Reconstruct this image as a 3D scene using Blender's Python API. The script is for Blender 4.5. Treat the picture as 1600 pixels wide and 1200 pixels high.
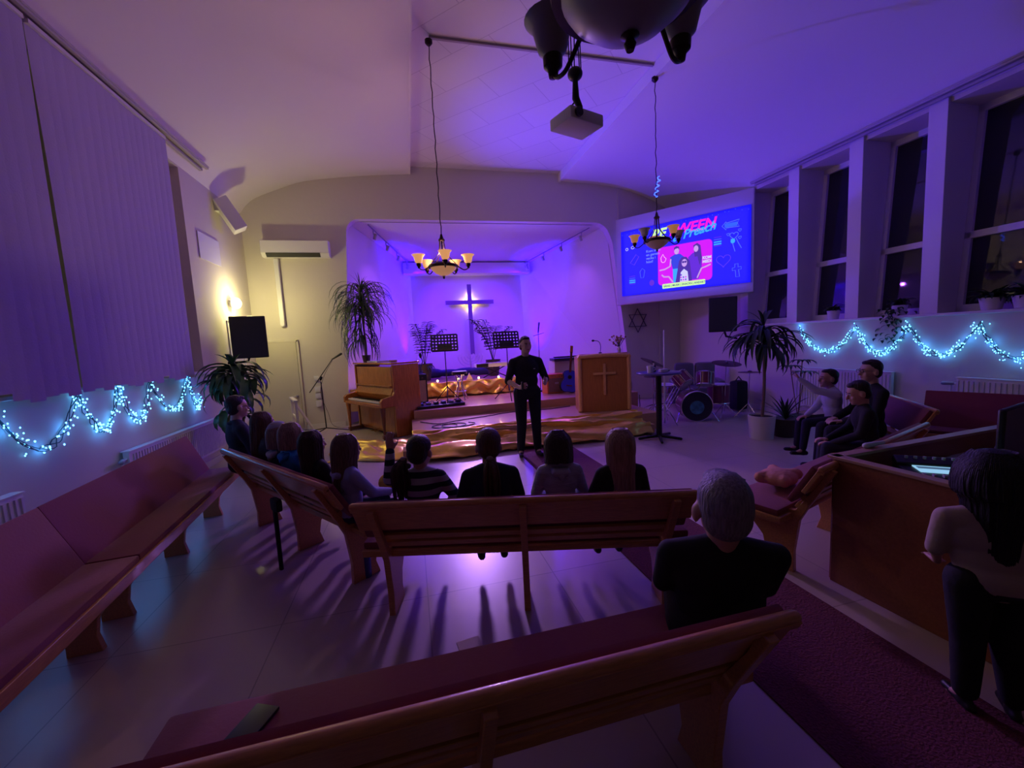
import bpy, bmesh, math, random
from mathutils import Vector, Matrix, Euler, noise
random.seed(7)
V = Vector; PI = math.pi; C = bpy.context.scene.collection; SC = bpy.context.scene
for o in list(bpy.data.objects): bpy.data.objects.remove(o)
# ---------------- camera
cd = bpy.data.cameras.new('camera'); cam = bpy.data.objects.new('camera', cd); C.objects.link(cam)
cd.sensor_fit = 'HORIZONTAL'; cd.sensor_width = 36; cd.lens = 640/1600*36; cd.clip_start = .02
yaw, pit, rol = math.atan(157/640), math.atan(68/640), math.atan(.05)
fw = V((math.sin(yaw)*math.cos(pit), math.cos(yaw)*math.cos(pit), -math.sin(pit)))
r0 = V((math.cos(yaw), -math.sin(yaw), 0)); u0 = r0.cross(fw)
R_ = math.cos(rol)*r0 - math.sin(rol)*u0; U_ = math.sin(rol)*r0 + math.cos(rol)*u0
cam.matrix_world = Matrix(((R_.x, U_.x, -fw.x, 0), (R_.y, U_.y, -fw.y, 0), (R_.z, U_.z, -fw.z, 1.7), (0, 0, 0, 1)))
SC.camera = cam
# ---------------- world, exposure
w = bpy.data.worlds.new('night'); SC.world = w; w.use_nodes = True
w.node_tree.nodes['Background'].inputs[0].default_value = (.36, .22, .18, 1)
w.node_tree.nodes['Background'].inputs[1].default_value = .048
SC.view_settings.view_transform = 'Standard'; SC.view_settings.look = 'None'
SC.view_settings.exposure = 0.0; SC.view_settings.gamma = 1.0; SC.view_settings.use_curve_mapping = False
def lamp(kind, name, loc, col, e, parent=None, size=.05, tgt=None, ang=60, blend=.6, sx=None, sy=None):
    l = bpy.data.lights.new(name, kind); o = bpy.data.objects.new(name, l); C.objects.link(o)
    l.color = col; l.energy = e; o.location = loc; o.parent = parent
    if kind == 'AREA':
        l.shape = 'RECTANGLE'; l.size = sx or size; l.size_y = sy or size
    else: l.shadow_soft_size = size
    if kind == 'SPOT': l.spot_size = math.radians(ang); l.spot_blend = blend
    if tgt is not None:
        d = V(tgt) - V(loc); o.rotation_euler = d.to_track_quat('-Z', 'Y').to_euler()
    return o
# light levels (all are lamps of the room, built with their fixtures further down)
L_PURPLE = 250; L_BLUE = 3000; L_CHAND = 42; L_WALL = 38; L_GAR = .45; L_SCREEN = 6.0; L_FRONT = 280; L_CROSS = 1.8; L_LED = 130

# ---------------- materials
MATS = {}
def mat(name, col, rough=.6, metal=0, emit=None, es=0, bump=0, bscale=30, spec=.5, var=0, stretch=(1, 1, 1), trans=0, coat=0, sheen=0):
    if name in MATS: return MATS[name]
    m = bpy.data.materials.new(name); m.use_nodes = True; nt = m.node_tree; b = nt.nodes['Principled BSDF']
    b.inputs['Base Color'].default_value = (*col, 1); b.inputs['Roughness'].default_value = rough
    b.inputs['Metallic'].default_value = metal; b.inputs['Specular IOR Level'].default_value = spec
    b.inputs['Transmission Weight'].default_value = trans; b.inputs['Coat Weight'].default_value = coat
    b.inputs['Sheen Weight'].default_value = sheen
    if emit: b.inputs['Emission Color'].default_value = (*emit, 1); b.inputs['Emission Strength'].default_value = es
    if bump or var:
        tc = nt.nodes.new('ShaderNodeTexCoord'); mp = nt.nodes.new('ShaderNodeMapping'); mp.inputs['Scale'].default_value = stretch
        n = nt.nodes.new('ShaderNodeTexNoise'); n.inputs['Scale'].default_value = bscale; n.inputs['Detail'].default_value = 4
        nt.links.new(tc.outputs['Object'], mp.inputs[0]); nt.links.new(mp.outputs[0], n.inputs['Vector'])
        if bump:
            bp = nt.nodes.new('ShaderNodeBump'); bp.inputs['Strength'].default_value = bump; bp.inputs['Distance'].default_value = .02
            nt.links.new(n.outputs['Fac'], bp.inputs['Height']); nt.links.new(bp.outputs[0], b.inputs['Normal'])
        if var:
            mr = nt.nodes.new('ShaderNodeMapRange'); mr.inputs[3].default_value = 1-var; mr.inputs[4].default_value = 1+var
            mr.inputs[1].default_value = .3; mr.inputs[2].default_value = .7
            mx = nt.nodes.new('ShaderNodeMix'); mx.data_type = 'RGBA'; mx.blend_type = 'MULTIPLY'; mx.inputs[0].default_value = 1
            mx.inputs[6].default_value = (*col, 1)
            nt.links.new(n.outputs['Fac'], mr.inputs[0]); nt.links.new(mr.outputs[0], mx.inputs[7]); nt.links.new(mx.outputs[2], b.inputs['Base Color'])
    MATS[name] = m; return m
def stripes(name, c1, c2, freq, axis=2):
    m = mat(name, c1, .9); nt = m.node_tree; b = nt.nodes['Principled BSDF']
    tc = nt.nodes.new('ShaderNodeTexCoord'); sp = nt.nodes.new('ShaderNodeSeparateXYZ'); nt.links.new(tc.outputs['Object'], sp.inputs[0])
    mu = nt.nodes.new('ShaderNodeMath'); mu.operation = 'MULTIPLY'; mu.inputs[1].default_value = freq; nt.links.new(sp.outputs[axis], mu.inputs[0])
    fr = nt.nodes.new('ShaderNodeMath'); fr.operation = 'FRACT'; nt.links.new(mu.outputs[0], fr.inputs[0])
    gt = nt.nodes.new('ShaderNodeMath'); gt.operation = 'GREATER_THAN'; gt.inputs[1].default_value = .5; nt.links.new(fr.outputs[0], gt.inputs[0])
    mx = nt.nodes.new('ShaderNodeMix'); mx.data_type = 'RGBA'; mx.inputs[6].default_value = (*c1, 1); mx.inputs[7].default_value = (*c2, 1)
    nt.links.new(gt.outputs[0], mx.inputs[0]); nt.links.new(mx.outputs[2], b.inputs['Base Color']); return m
plaster = mat('plaster', (.66, .61, .52), .85, bump=.12, bscale=12)
ceilm = mat('ceiling_paint', (.78, .74, .70), .8, bump=.06, bscale=6)
white = mat('white_paint', (.72, .69, .66), .5)
pale = mat('pale_plastic', (.75, .74, .72), .4)
wood = mat('pew_wood', (.56, .26, .10), .34, bump=.05, bscale=14, var=.16, stretch=(1, 8, 8), coat=.2)
woodd = mat('booth_wood', (.26, .085, .035), .45, bump=.04, bscale=10, var=.12, stretch=(1, 6, 6))
pianow = mat('piano_wood', (.44, .145, .025), .22, bump=.02, bscale=7, var=.22, stretch=(8, 8, 1), coat=.5)
pianod = mat('piano_dark_wood', (.16, .05, .02), .25, coat=.4)
podw = mat('podium_wood', (.46, .19, .045), .4, var=.1, bscale=7, stretch=(6, 6, 1))
podl = mat('podium_frame_wood', (.72, .40, .15), .4, var=.1, bscale=7, stretch=(6, 6, 1))
stagew = mat('stage_wood', (.55, .33, .15), .3, var=.07, bscale=9, stretch=(1, 10, 10), coat=.2)
red = mat('red_upholstery', (.22, .032, .05), .75, bump=.08, bscale=60, sheen=.2)
black = mat('black_plastic', (.012, .012, .014), .45)
blackm = mat('black_metal', (.02, .02, .022), .35, metal=.6)
iron = mat('dark_bronze', (.03, .018, .014), .4, metal=.7)
chrome = mat('chrome', (.7, .7, .72), .18, metal=1)
grille = mat('speaker_grille', (.02, .02, .024), .6, bump=.3, bscale=300)
leafm = mat('leaf', (.035, .10, .03), .38, var=.35, bscale=5)
leafd = mat('dark_leaf', (.02, .055, .02), .45, var=.3, bscale=6)
leafy = mat('drooping_leaf', (.07, .12, .035), .45, var=.35, bscale=8)
bark = mat('bark', (.22, .15, .09), .9, bump=.5, bscale=25)
potm = mat('white_pot', (.7, .68, .68), .35)
potd = mat('dark_pot', (.05, .03, .025), .5)
soil = mat('soil', (.03, .02, .012), .95, bump=.6, bscale=50)
gold = mat('gold_fabric', (1, .68, .14), .38, metal=.6, bump=.35, bscale=9, stretch=(1, 1, 1))
skin = mat('skin', (.50, .29, .22), .5)
skin2 = mat('pale_skin', (.58, .36, .28), .5)
navy = mat('navy_cloth', (.012, .014, .035), .85, bump=.2, bscale=18)
blackc = mat('black_cloth', (.008, .008, .011), .85, bump=.2, bscale=18)
denim = mat('dark_denim', (.015, .02, .05), .85, bump=.2, bscale=30)
glass = mat('window_glass', (.02, .02, .03), .03, trans=0, spec=.7)
# ---------------- object helpers
def tag(o, label=None, cat=None, group=None, kind=None):
    if label: o['label'] = label
    if cat: o['category'] = cat
    if group: o['group'] = group
    if kind: o['kind'] = kind
    return o
def thing(name, label, cat, loc=(0, 0, 0), rz=0, group=None):
    o = bpy.data.objects.new(name, None); C.objects.link(o); o.empty_display_size = .1
    o.location = loc; o.rotation_euler = (0, 0, math.radians(rz)); return tag(o, label, cat, group)
KIDS = {}
def copy_tree(o, parent=None):
    c = o.copy(); C.objects.link(c); c.parent = parent
    for ch in list(o.children): copy_tree(ch, c)
    return c
BAKE = []
class MB:
    def __init__(s): s.b = bmesh.new()
    def box(s, c, d, rot=None, bev=0):
        m = Matrix.Translation(V(c)) @ (rot.to_matrix().to_4x4() if isinstance(rot, Euler) else (Matrix.Rotation(math.radians(rot), 4, 'Z') if rot else Matrix())) @ Matrix.Diagonal((*d, 1))
        r = bmesh.ops.create_cube(s.b, size=1, matrix=m)
        if bev: bmesh.ops.bevel(s.b, geom=list({e for v in r['verts'] for e in v.link_edges}), offset=bev, segments=2, affect='EDGES', profile=.6)
        return s
    def cap(s, p0, r0, p1, r1, n=12, k=4):      # tapered rod with round ends, one closed skin
        p0, p1 = V(p0), V(p1); ax = p1-p0; L = ax.length
        if L < 1e-6: ax = V((0, 0, 1)); L = 1e-6
        q = ax.normalized().to_track_quat('Z', 'Y').to_matrix(); rings = []
        prof = [(-r0*math.cos(a*PI/2/k), r0*math.sin(a*PI/2/k)) for a in range(1, k+1)] + [(L+r1*math.sin(a*PI/2/k), r1*math.cos(a*PI/2/k)) for a in range(0, k)]
        for z, r in prof: rings.append([s.b.verts.new(p0+q@V((r*math.cos(2*PI*i/n), r*math.sin(2*PI*i/n), z))) for i in range(n)])
        a = s.b.verts.new(p0+q@V((0, 0, -r0))); e = s.b.verts.new(p0+q@V((0, 0, L+r1)))
        for i in range(n):
            j = (i+1) % n; s.b.faces.new((a, rings[0][j], rings[0][i])); s.b.faces.new((e, rings[-1][i], rings[-1][j]))
            for A, B in zip(rings, rings[1:]): s.b.faces.new((A[i], A[j], B[j], B[i]))
        return s
    def ell(s, c, r, rot=None, n=20):
        m = Matrix.Translation(V(c)) @ (rot.to_matrix().to_4x4() if rot else Matrix()) @ Matrix.Diagonal((*r, 1))
        bmesh.ops.create_uvsphere(s.b, u_segments=n, v_segments=max(6, n*2//3), radius=1, matrix=m); return s
    def tube(s, pts, r, n=8, closed=False):
        pts = [V(p) for p in pts]; rs = r if isinstance(r, (list, tuple)) else [r]*len(pts); rings = []; up = None
        for i, p in enumerate(pts):
            t = (pts[(i+1) % len(pts)] - pts[i-1]) if closed else (pts[min(i+1, len(pts)-1)]-pts[max(i-1, 0)])
            t = t.normalized() if t.length > 1e-9 else V((0, 0, 1))
            if up is None: up = t.orthogonal().normalized()
            up = (up - t*up.dot(t)); up = up.normalized() if up.length > 1e-6 else t.orthogonal().normalized(); sd = t.cross(up)
            rings.append([s.b.verts.new(p+(up*math.cos(2*PI*k/n)+sd*math.sin(2*PI*k/n))*rs[i]) for k in range(n)])
        for A, B in zip(rings, rings[1:]+([rings[0]] if closed else [])):
            for k in range(n): s.b.faces.new((A[k], A[(k+1) % n], B[(k+1) % n], B[k]))
        if not closed: s.b.faces.new(rings[0][::-1]); s.b.faces.new(rings[-1])
        return s
    def cyl(s, c, r, h, n=24, r2=None, rot=None):
        m = Matrix.Translation(V(c)) @ (rot.to_matrix().to_4x4() if rot else Matrix())
        bmesh.ops.create_cone(s.b, cap_ends=True, segments=n, radius1=r, radius2=r if r2 is None else r2, depth=h, matrix=m); return s
    def lathe(s, prof, c=(0, 0, 0), n=24, rot=None):    # profile (r, z)
        c = V(c); M = rot.to_matrix() if rot else Matrix.Identity(3); rings = []
        for r, z in prof: rings.append([s.b.verts.new(c+M@V((max(r, 1e-4)*math.cos(2*PI*i/n), max(r, 1e-4)*math.sin(2*PI*i/n), z))) for i in range(n)])
        for A, B in zip(rings, rings[1:]):
            for i in range(n): s.b.faces.new((A[i], A[(i+1) % n], B[(i+1) % n], B[i]))
        return s
    def prism(s, poly, a, b, axis='X'):     # polygon extruded between a and b along axis
        def P(u, v, t): return {'X': (t, u, v), 'Y': (u, t, v), 'Z': (u, v, t)}[axis]
        A = [s.b.verts.new(P(u, v, a)) for u, v in poly]; B = [s.b.verts.new(P(u, v, b)) for u, v in poly]
        s.b.faces.new(A[::-1]); s.b.faces.new(B)
        for i in range(len(poly)): j = (i+1) % len(poly); s.b.faces.new((A[i], A[j], B[j], B[i]))
        return s
    def quad(s, *p): s.b.faces.new([s.b.verts.new(V(q)) for q in p]); return s
    def grid(s, f, nu, nv):
        g = [[s.b.verts.new(V(f(i/nu, j/nv))) for j in range(nv+1)] for i in range(nu+1)]
        for i in range(nu):
            for j in range(nv): s.b.faces.new((g[i][j], g[i+1][j], g[i+1][j+1], g[i][j+1]))
        return s
    def leaf(s, base, az, L, w, rise=.5, droop=1.2, n=7, twist=0, tip=1.0):
        p = V(base); a = math.radians(az); d = V((math.cos(a), math.sin(a), 0)); sd = V((-math.sin(a), math.cos(a), 0)); e = math.atan(rise)*1.0 if rise < 5 else PI/2*.95
        prev = None
        for i in range(n+1):
            t = i/n; ww = w*math.sin(PI*min(1, (t*.92+.08)))**.7*(1-.35*t)*.5; ang = e-droop*t**1.1
            if i: p = p+(d*math.cos(ang)+V((0, 0, 1))*math.sin(ang))*(L/n)
            nn = (-d*math.sin(ang)+V((0, 0, 1))*math.cos(ang))
            row = [s.b.verts.new(p+sd*ww+nn*ww*.35), s.b.verts.new(p), s.b.verts.new(p-sd*ww+nn*ww*.35)]
            if prev: s.b.faces.new((prev[0], prev[1], row[1], row[0])); s.b.faces.new((prev[1], prev[2], row[2], row[1]))
            prev = row
        return s
    def build(s, name, m, parent=None, smooth=True, bev=0, loc=None, solid=0, kind=None, label=None):
        bmesh.ops.recalc_face_normals(s.b, faces=s.b.faces)
        me = bpy.data.meshes.new(name); s.b.to_mesh(me); s.b.free(); me.materials.append(m)
        o = bpy.data.objects.new(name, me); C.objects.link(o); o.parent = parent
        if loc: o.location = loc
        if smooth:
            for p in me.polygons: p.use_smooth = True
            me.set_sharp_from_angle(angle=math.radians(38))
        if bev: bm = o.modifiers.new('b', 'BEVEL'); bm.width = bev; bm.segments = 2; bm.limit_method = 'ANGLE'; BAKE.append(o)
        if solid: sm = o.modifiers.new('s', 'SOLIDIFY'); sm.thickness = solid; BAKE.append(o)
        if kind: o['kind'] = kind
        if label: o['label'] = label
        return o
    def organic(s, name, m, parent, vox=.01, it=3, label=None):
        o = s.build(name, m, parent, smooth=False)
        r = o.modifiers.new('r', 'REMESH'); r.mode = 'VOXEL'; r.voxel_size = vox; r.use_smooth_shade = True
        sm = o.modifiers.new('s', 'SMOOTH'); sm.factor = .5; sm.iterations = it; BAKE.append(o)
        if label: o['label'] = label
        return o
def struct(o): o['kind'] = 'structure'; return o
def text(name, body, size, m, parent, loc, rot=(PI/2, 0, 0), ext=.002, shear=0, bold=0, align='LEFT'):
    c = bpy.data.curves.new(name, 'FONT'); c.body = body; c.size = size; c.extrude = ext; c.shear = shear; c.offset = bold; c.align_x = align
    o = bpy.data.objects.new(name, c); C.objects.link(o); o.parent = parent; o.location = loc; o.rotation_euler = rot
    c.materials.append(m); BAKE.append(o); return o
def curve_pts(pts, n=8):      # smooth path through points
    P = [V(p) for p in pts]; P = [2*P[0]-P[1]]+P+[2*P[-1]-P[-2]]; out = []
    for i in range(1, len(P)-2):
        for k in range(n):
            t = k/n; a, b, c, d = P[i-1:i+3]
            out.append(.5*((2*b)+(c-a)*t+(2*a-5*b+4*c-d)*t*t+(3*b-a-3*c+d)*t**3))
    return out+[P[-2]]

# ================= THE SETTING
XL, XR, YW = -3.1, 7.05, 9.6
fl = mat('floor_linoleum', (.50, .42, .36), .32, coat=.25)
nt = fl.node_tree; b_ = nt.nodes['Principled BSDF']; tc = nt.nodes.new('ShaderNodeTexCoord'); br = nt.nodes.new('ShaderNodeTexBrick')
br.offset = 0; br.inputs['Color1'].default_value = (.52, .43, .36, 1); br.inputs['Color2'].default_value = (.47, .39, .33, 1); br.inputs['Mortar'].default_value = (.30, .25, .21, 1)
br.inputs['Scale'].default_value = 1; br.inputs['Mortar Size'].default_value = .004; br.inputs['Brick Width'].default_value = .9; br.inputs['Row Height'].default_value = .9
nt.links.new(tc.outputs['Object'], br.inputs['Vector']); nt.links.new(br.outputs['Color'], b_.inputs['Base Color'])
b_.inputs['Coat Roughness'].default_value = .28
struct(MB().box((2, 3.6, -.05), (10.6, 12.4, .1)).build('floor', fl))
tile = mat('ceiling_tile', (.76, .72, .70), .8)
nt = tile.node_tree; b_ = nt.nodes['Principled BSDF']; tc = nt.nodes.new('ShaderNodeTexCoord'); mp = nt.nodes.new('ShaderNodeMapping'); mp.inputs['Rotation'].default_value = (0, 0, math.radians(45))
br = nt.nodes.new('ShaderNodeTexBrick'); br.inputs['Color1'].default_value = (.77, .73, .71, 1); br.inputs['Color2'].default_value = (.74, .70, .68, 1); br.inputs['Mortar'].default_value = (.55, .50, .50, 1)
br.inputs['Scale'].default_value = 1; br.inputs['Mortar Size'].default_value = .005; br.inputs['Brick Width'].default_value = 1.2; br.inputs['Row Height'].default_value = .6
nt.links.new(tc.outputs['Object'], mp.inputs[0]); nt.links.new(mp.outputs[0], br.inputs['Vector']); nt.links.new(br.outputs['Color'], b_.inputs['Base Color'])
Y0 = -1.6
LP = [(XL, 4.5), (-2.98, 4.66), (-2.78, 4.82), (-2.29, 5.03), (-1.79, 5.19), (-.77, 5.33), (.3, 5.42)]
RP = [(3.75, 5.42), (5.0, 5.36), (5.9, 5.18), (6.5, 4.95), (6.85, 4.75), (XR+.02, 4.56)]
def vault(pts):
    sm = [(p.x, p.y) for p in curve_pts([(x, z, 0) for x, z in pts], 5)]
    return sm+[(x, z+.12) for x, z in sm[::-1]]
cl = MB().prism(vault(LP), Y0, YW, 'Y').prism(vault(RP), Y0, YW, 'Y').box((.29, (Y0+YW)/2, 5.50), (.03, YW-Y0, .17)).box((3.76, (Y0+YW)/2, 5.49), (.05, YW-Y0, .2))
struct(cl.build('ceiling', ceilm))
struct(MB().box((2.02, (Y0+YW)/2, 5.61), (3.5, YW-Y0, .06)).build('ceiling', tile))
# front wall with the stage opening
def opening():
    pts = [(-1.42, .46), (-1.12, 4.15)]
    for k in range(1, 6): a = PI-k*PI/12*1.2; pts.append((-.84+.28*math.cos(a), 4.17+.28*math.sin(a)))
    pts.append((-.78, 4.45)); pts.append((4.6, 4.48))
    for k in range(5, 0, -1): a = k*PI/12*1.2; pts.append((4.66+.4*math.cos(a), 4.08+.4*math.sin(a)))
    pts += [(5.12, 4.0), (5.62, .46)]; return pts
OP = opening()
m = MB(); b = m.b
wallL, wallR, top = XL-.1, XR+.1, 5.65
def ringw(y):
    outer = [(wallL, 0), (wallL, top)]+[(x, top) for x, z in OP[1:-1]]+[(wallR, top), (wallR, 0)]
    inner = [(-1.42, 0), OP[1]] + [p for p in OP[1:-1]] + [OP[-2], (5.62, 0)]
    return [b.verts.new((x, y, z)) for x, z in outer], [b.verts.new((x, y, z)) for x, z in inner]
for y in (YW, YW+.22):
    O, I = ringw(y)
    for i in range(len(O)-1):
        try: b.faces.new((O[i], O[i+1], I[i+1], I[i]))
        except Exception: pass
bmesh.ops.remove_doubles(b, verts=b.verts, dist=1e-4)
front = [v for v in b.verts if abs(v.co.y-YW) < 1e-3]
pts = [(-1.42, 0)]+OP[1:-1]+[(5.62, 0)]
for (x0, z0), (x1, z1) in zip(pts, pts[1:]): m.quad((x0, YW, z0), (x1, YW, z1), (x1, YW+.22, z1), (x0, YW+.22, z0))
struct(m.build('wall_front', plaster, smooth=False))
# alcove behind the opening: side walls, sloped ceiling, soffit, back wall
al = mat('alcove_paint', (.72, .68, .66), .8, bump=.05, bscale=8)
YB = 12.6
struct(MB().quad((-1.42, YW+.2, 0), (-1.09, YW+.2, 4.6), (.2, YB, 4.3), (.18, YB, 0)).build('wall_alcove_left', al, smooth=False))
struct(MB().quad((5.62, YW+.2, 0), (5.03, YW+.2, 4.6), (3.5, YB, 4.3), (3.64, YB, 0)).build('wall_alcove_right', al, smooth=False))
struct(MB().quad((-1.4, YW+.19, 4.435), (5.7, YW+.19, 4.475), (3.8, YB, 3.97), (0, YB, 3.97)).build('ceiling_alcove', al, smooth=False))
struct(MB().box((1.85, YB+.06, 2.2), (4.4, .12, 4.6)).build('wall_back', al))
struct(MB().box((1.85, YB-.25, 3.86), (3.7, .5, .3)).build('trim_soffit', al, bev=.01))
# stage floors
struct(MB().box((2.1, 7.15, .15), (4.3, 1.55, .3)).box((1.9, 6.29, .075), (4.2, .3, .15)).build('stage_step', stagew, bev=.008))
m = MB().box((2.37, 8.78, .23), (4.74, 1.75, .46)).prism([(-1.35, 9.6), (5.6, 9.6), (3.7, 12.6), (.1, 12.6)], .3, .46, 'Z')
struct(m.build('stage_floor', stagew, bev=.006))
# left wall with window recess behind the blinds
m = MB().box((XL-.1, 4, .72), (.2, 11.2, 1.44)).box((XL-.1, 8.45, 3.16), (.2, 2.3, 3.44)).box((XL-.1, 2.65, 4.75), (.2, 9.3, .55))
m.box((XL-.28, 2.9, 2.9), (.16, 9, 3.2)).box((XL-.17, 7.33, 2.9), (.14, .05, 3.1))
struct(m.build('wall_left', plaster, smooth=False))
struct(MB().box((XL+.01, 3.0, 1.45), (.22, 8.8, .035)).build('trim_sill_left', white, bev=.008))
# right wall: low wall, sill, leaning pillars, tall windows
struct(MB().box((XR+.12, 2.8, .87), (.24, 14, 1.74)).box((XR+.12, 8.6, 3.24), (.24, 2.1, 3.0)).box((XR+.5, 3.0, 4.75), (.95, 9.06, .5)).build('wall_right', plaster, smooth=False))
struct(MB().box((XR+.22, 2.4, 1.76), (.5, 10.3, .04)).build('trim_sill_right', white, bev=.008))
pil = [6.31, 5.23, 4.20, 3.10, 2.0, .9, -.2]
for y in pil+[7.45]:
    struct(MB().prism([(XR, 1.78), (XR-.02, 4.6), (XR+.62, 4.6), (XR+.40, 1.78)], y-.105, y+.105, 'Y').build('wall_pillar', white, smooth=False, bev=.006))
ys = [7.45]+pil
framem = mat('window_frame_paint', (.66, .62, .62), .45)
for i in range(len(ys)-1):
    y1, y0 = ys[i]-.105, ys[i+1]+.105; yc = (y0+y1)/2; wd = y1-y0
    t = thing('window_%d' % (i+1), 'tall dark night window with a white transom', 'window', (XR+.36, yc, 1.78)); t['kind'] = 'structure'
    del t['label']; del t['category']
    sl = math.atan(.2/2.7); E_ = Euler((0, sl, 0))
    f = MB()
    for z, hh in ((.05, .1), (1.03, .09), (2.68, .1)): f.box((z*math.tan(sl)+.02, 0, z), (.06, wd, hh), E_)
    for yy in (-wd/2+.035, wd/2-.035): f.box((1.36*math.tan(sl)+.02, yy, 1.36), (.06, .07, 2.75), E_)
    f.build('frame', framem, t, bev=.004)
    MB().box((.54*math.tan(sl)+.045, 0, .54), (.012, wd-.1, .98), E_).build('pane', glass, t)
    MB().box((1.85*math.tan(sl)+.045, 0, 1.85), (.012, wd-.1, 1.66), E_).build('pane', glass, t)
# curtain rails
for nm, x, z, y0, y1 in (('trim_rail_left', XL+.12, 4.62, -1, 7.75), ('trim_rail_right', XR-.1, 4.55, -1, 7.1)):
    m = MB().box((x, (y0+y1)/2, z), (.05, y1-y0, .035)).box((x+(.09 if x < 0 else -.09), (y0+y1)/2, z+.02), (.04, y1-y0, .03)).box((x, (y0+y1)/2, z+.04), (.24, y1-y0, .02))
    struct(m.build(nm, mat('rail_paint', (.45, .40, .42), .4), bev=.003))
for x, sgn in ((XL, 1), (XR, -1)):
    struct(MB().box((x+.012*sgn, 4, .05), (.02, 11, .1)).build('baseboard_'+('left' if x < 0 else 'right'), white))
struct(MB().box((-2.28, YW-.012, .05), (1.6, .02, .1)).build('baseboard_front', white))
struct(MB().box((XR-.62, YW-.01, 2.1), (.04, .03, 4.2)).box((5.3, YW-.01, 4.9), (.03, .02, 1.1)).build('trim_1', plaster))
# carpet runner
run = mat('runner_carpet', (.13, .025, .04), .95, bump=.5, bscale=90, var=.25)
tag(MB().box((1.93, 2.0, .004), (.86, 8.4, .008)).build('carpet_runner', run), 'dark red carpet runner laid along the pale floor towards the stage', 'carpet')
# ================= PEWS
def pew(L, wall=False):
    t = thing('pew', 'wooden pew', 'pew')
    h = L/2
    MB().box((0, .17, .405), (L, .40, .045), bev=.006).box((0, .365, .40), (L, .025, .07)).build('seat_board', wood, t, bev=.004)
    n = 1
    for k in range(n):
        x = -h+L*(k+.5)/n
        MB().box((x, .175, .45), (L/n-.012, .37, .05), bev=.018).build('seat_cushion', red, t)
    # back: from (y -.02, z .46) to (y -.24, z .80)
    a = math.atan2(.20, .36); E = Euler((a, 0, 0))
    def bp(u, off=0): return (-.035-.20*u-off*math.cos(a), .44+.36*u-off*math.sin(a))
    y, z = bp(.76, 0); MB().box((0, y, z), (L-.1, .03, .21), E).build('back_panel', wood, t, bev=.006)
    y, z = bp(1.0, 0); MB().cap((-h+.06, y, z), .022, (h-.06, y, z), .022, 10, 2).box((0, y, z-.012), (L-.1, .036, .03), E).build('top_rail', wood, t)
    for u in (.32, .15): y, z = bp(u, .0); MB().box((0, y, z), (L-.3, .022, .045), E).build('back_slat', wood, t, bev=.003)
    for k in range(n):
        x = -h+.05+(L-.1)*(k+.5)/n; y, z = bp(.60, -.035)
        if wall: y, z = bp(.55, -.035)
        MB().box((x, y, z), ((L-.1)/n-.012 if not wall else L-.005, .05 if wall else .04, .46 if wall else .30), E, bev=.014).build('back_cushion', red, t)
    prof = [(-.275, .77), (-.235, .785), (-.19, .68), (-.05, .455), (.33, .39), (.33, .345), (.24, .29), (.16, .20), (.14, .10), (.17, 0), (-.05, 0), (-.045, .15), (-.075, .38), (-.13, .50)]
    for x in (-h+.17, 0, h-.17): MB().prism(prof, x-.02, x+.02, 'X').build('leg', wood, t, bev=.004)
    return t
G1 = 'pews in the room'
def place(proto, used, loc, rz, label, cat=None):
    o = proto if used == 0 else copy_tree(proto)
    o.location = loc; o.rotation_euler = (0, 0, math.radians(rz)); o['label'] = label
    if cat: o['category'] = cat
    o['group'] = G1; return o
P0 = pew(2.06)
pews = [((.617, 2.387, 0), -15.1, 'wooden pew seen from behind in the middle, a woman and three children sitting on it'),
        ((-1.005, 3.736, 0), -52.4, 'wooden pew turned towards the stage at left, five children sitting on it'),
        ((.13, 1.19, 0), 0, 'nearest wooden pew with a red seat, grey-haired man sitting at its right end'),
        ((3.30, 2.46, 0), 17, 'wooden pew beside the sound desk with a pink cushion on its red seat'),
        ]
for i, (l, r, lb) in enumerate(pews): place(P0, i, l, r, lb)
P2 = pew(2.08, True)
P2.scale = (1, .78, 1)
place(P2, 0, (-2.12, 3.99, 0), -85, 'red upholstered pew along the left wall under the radiator, farther of the two')
place(P2, 1, (-1.935, 1.92, 0), -85, 'red upholstered pew along the left wall, the one nearest the camera')
place(P2, 2, (6.2, 2.5, 0), 113, 'red upholstered pew standing empty before the right wall and its radiator')
P1 = pew(1.3); place(P1, 0, (5.16, 3.46, 0), 52, 'short pew under the man in glasses at right, mostly hidden by him')
# ================= SOUND DESK
t = thing('sound_desk', 'brown wooden sound desk enclosure with low panel walls at right', 'desk', (2.64, 2.02, 0))
t.rotation_euler = (0, 0, math.radians(3))
MB().box((.0, -.46, .42), (.04, .92, .84)).build('side_panel', woodd, t, bev=.004)
MB().box((1.0, .0, .42), (2.0, .04, .84)).build('front_panel', woodd, t, bev=.004)
MB().box((0, -.46, .845), (.07, .96, .02)).box((1.0, .0, .845), (2.06, .07, .02)).build('top_edge', mat('pale_edge', (.42, .25, .17), .4), t, bev=.003)
MB().box((1.0, -.42, .68), (1.96, .78, .035)).build('desk_top', mat('desk_top_wood', (.17, .075, .04), .4), t, bev=.004)
MB().box((1.1, -.8, .34), (1.7, .03, .66)).build('inner_panel', woodd, t)
mt = thing('mixing_console', 'black digital mixing console with a glowing screen on the sound desk', 'mixer', (3.12, 1.7, .705), -40)
MB().box((0, 0, .035), (.44, .36, .07)).box((0, .14, .08), (.44, .1, .05), Euler((.3, 0, 0))).build('console_body', black, mt, bev=.01)
sc = MB().box((-.06, .02, .074), (.18, .13, .006)).build('screen', mat('console_screen', (.1, .2, .3), .3, emit=(.35, .7, 1), es=.8), mt, label='glowing pale blue screen')
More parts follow.
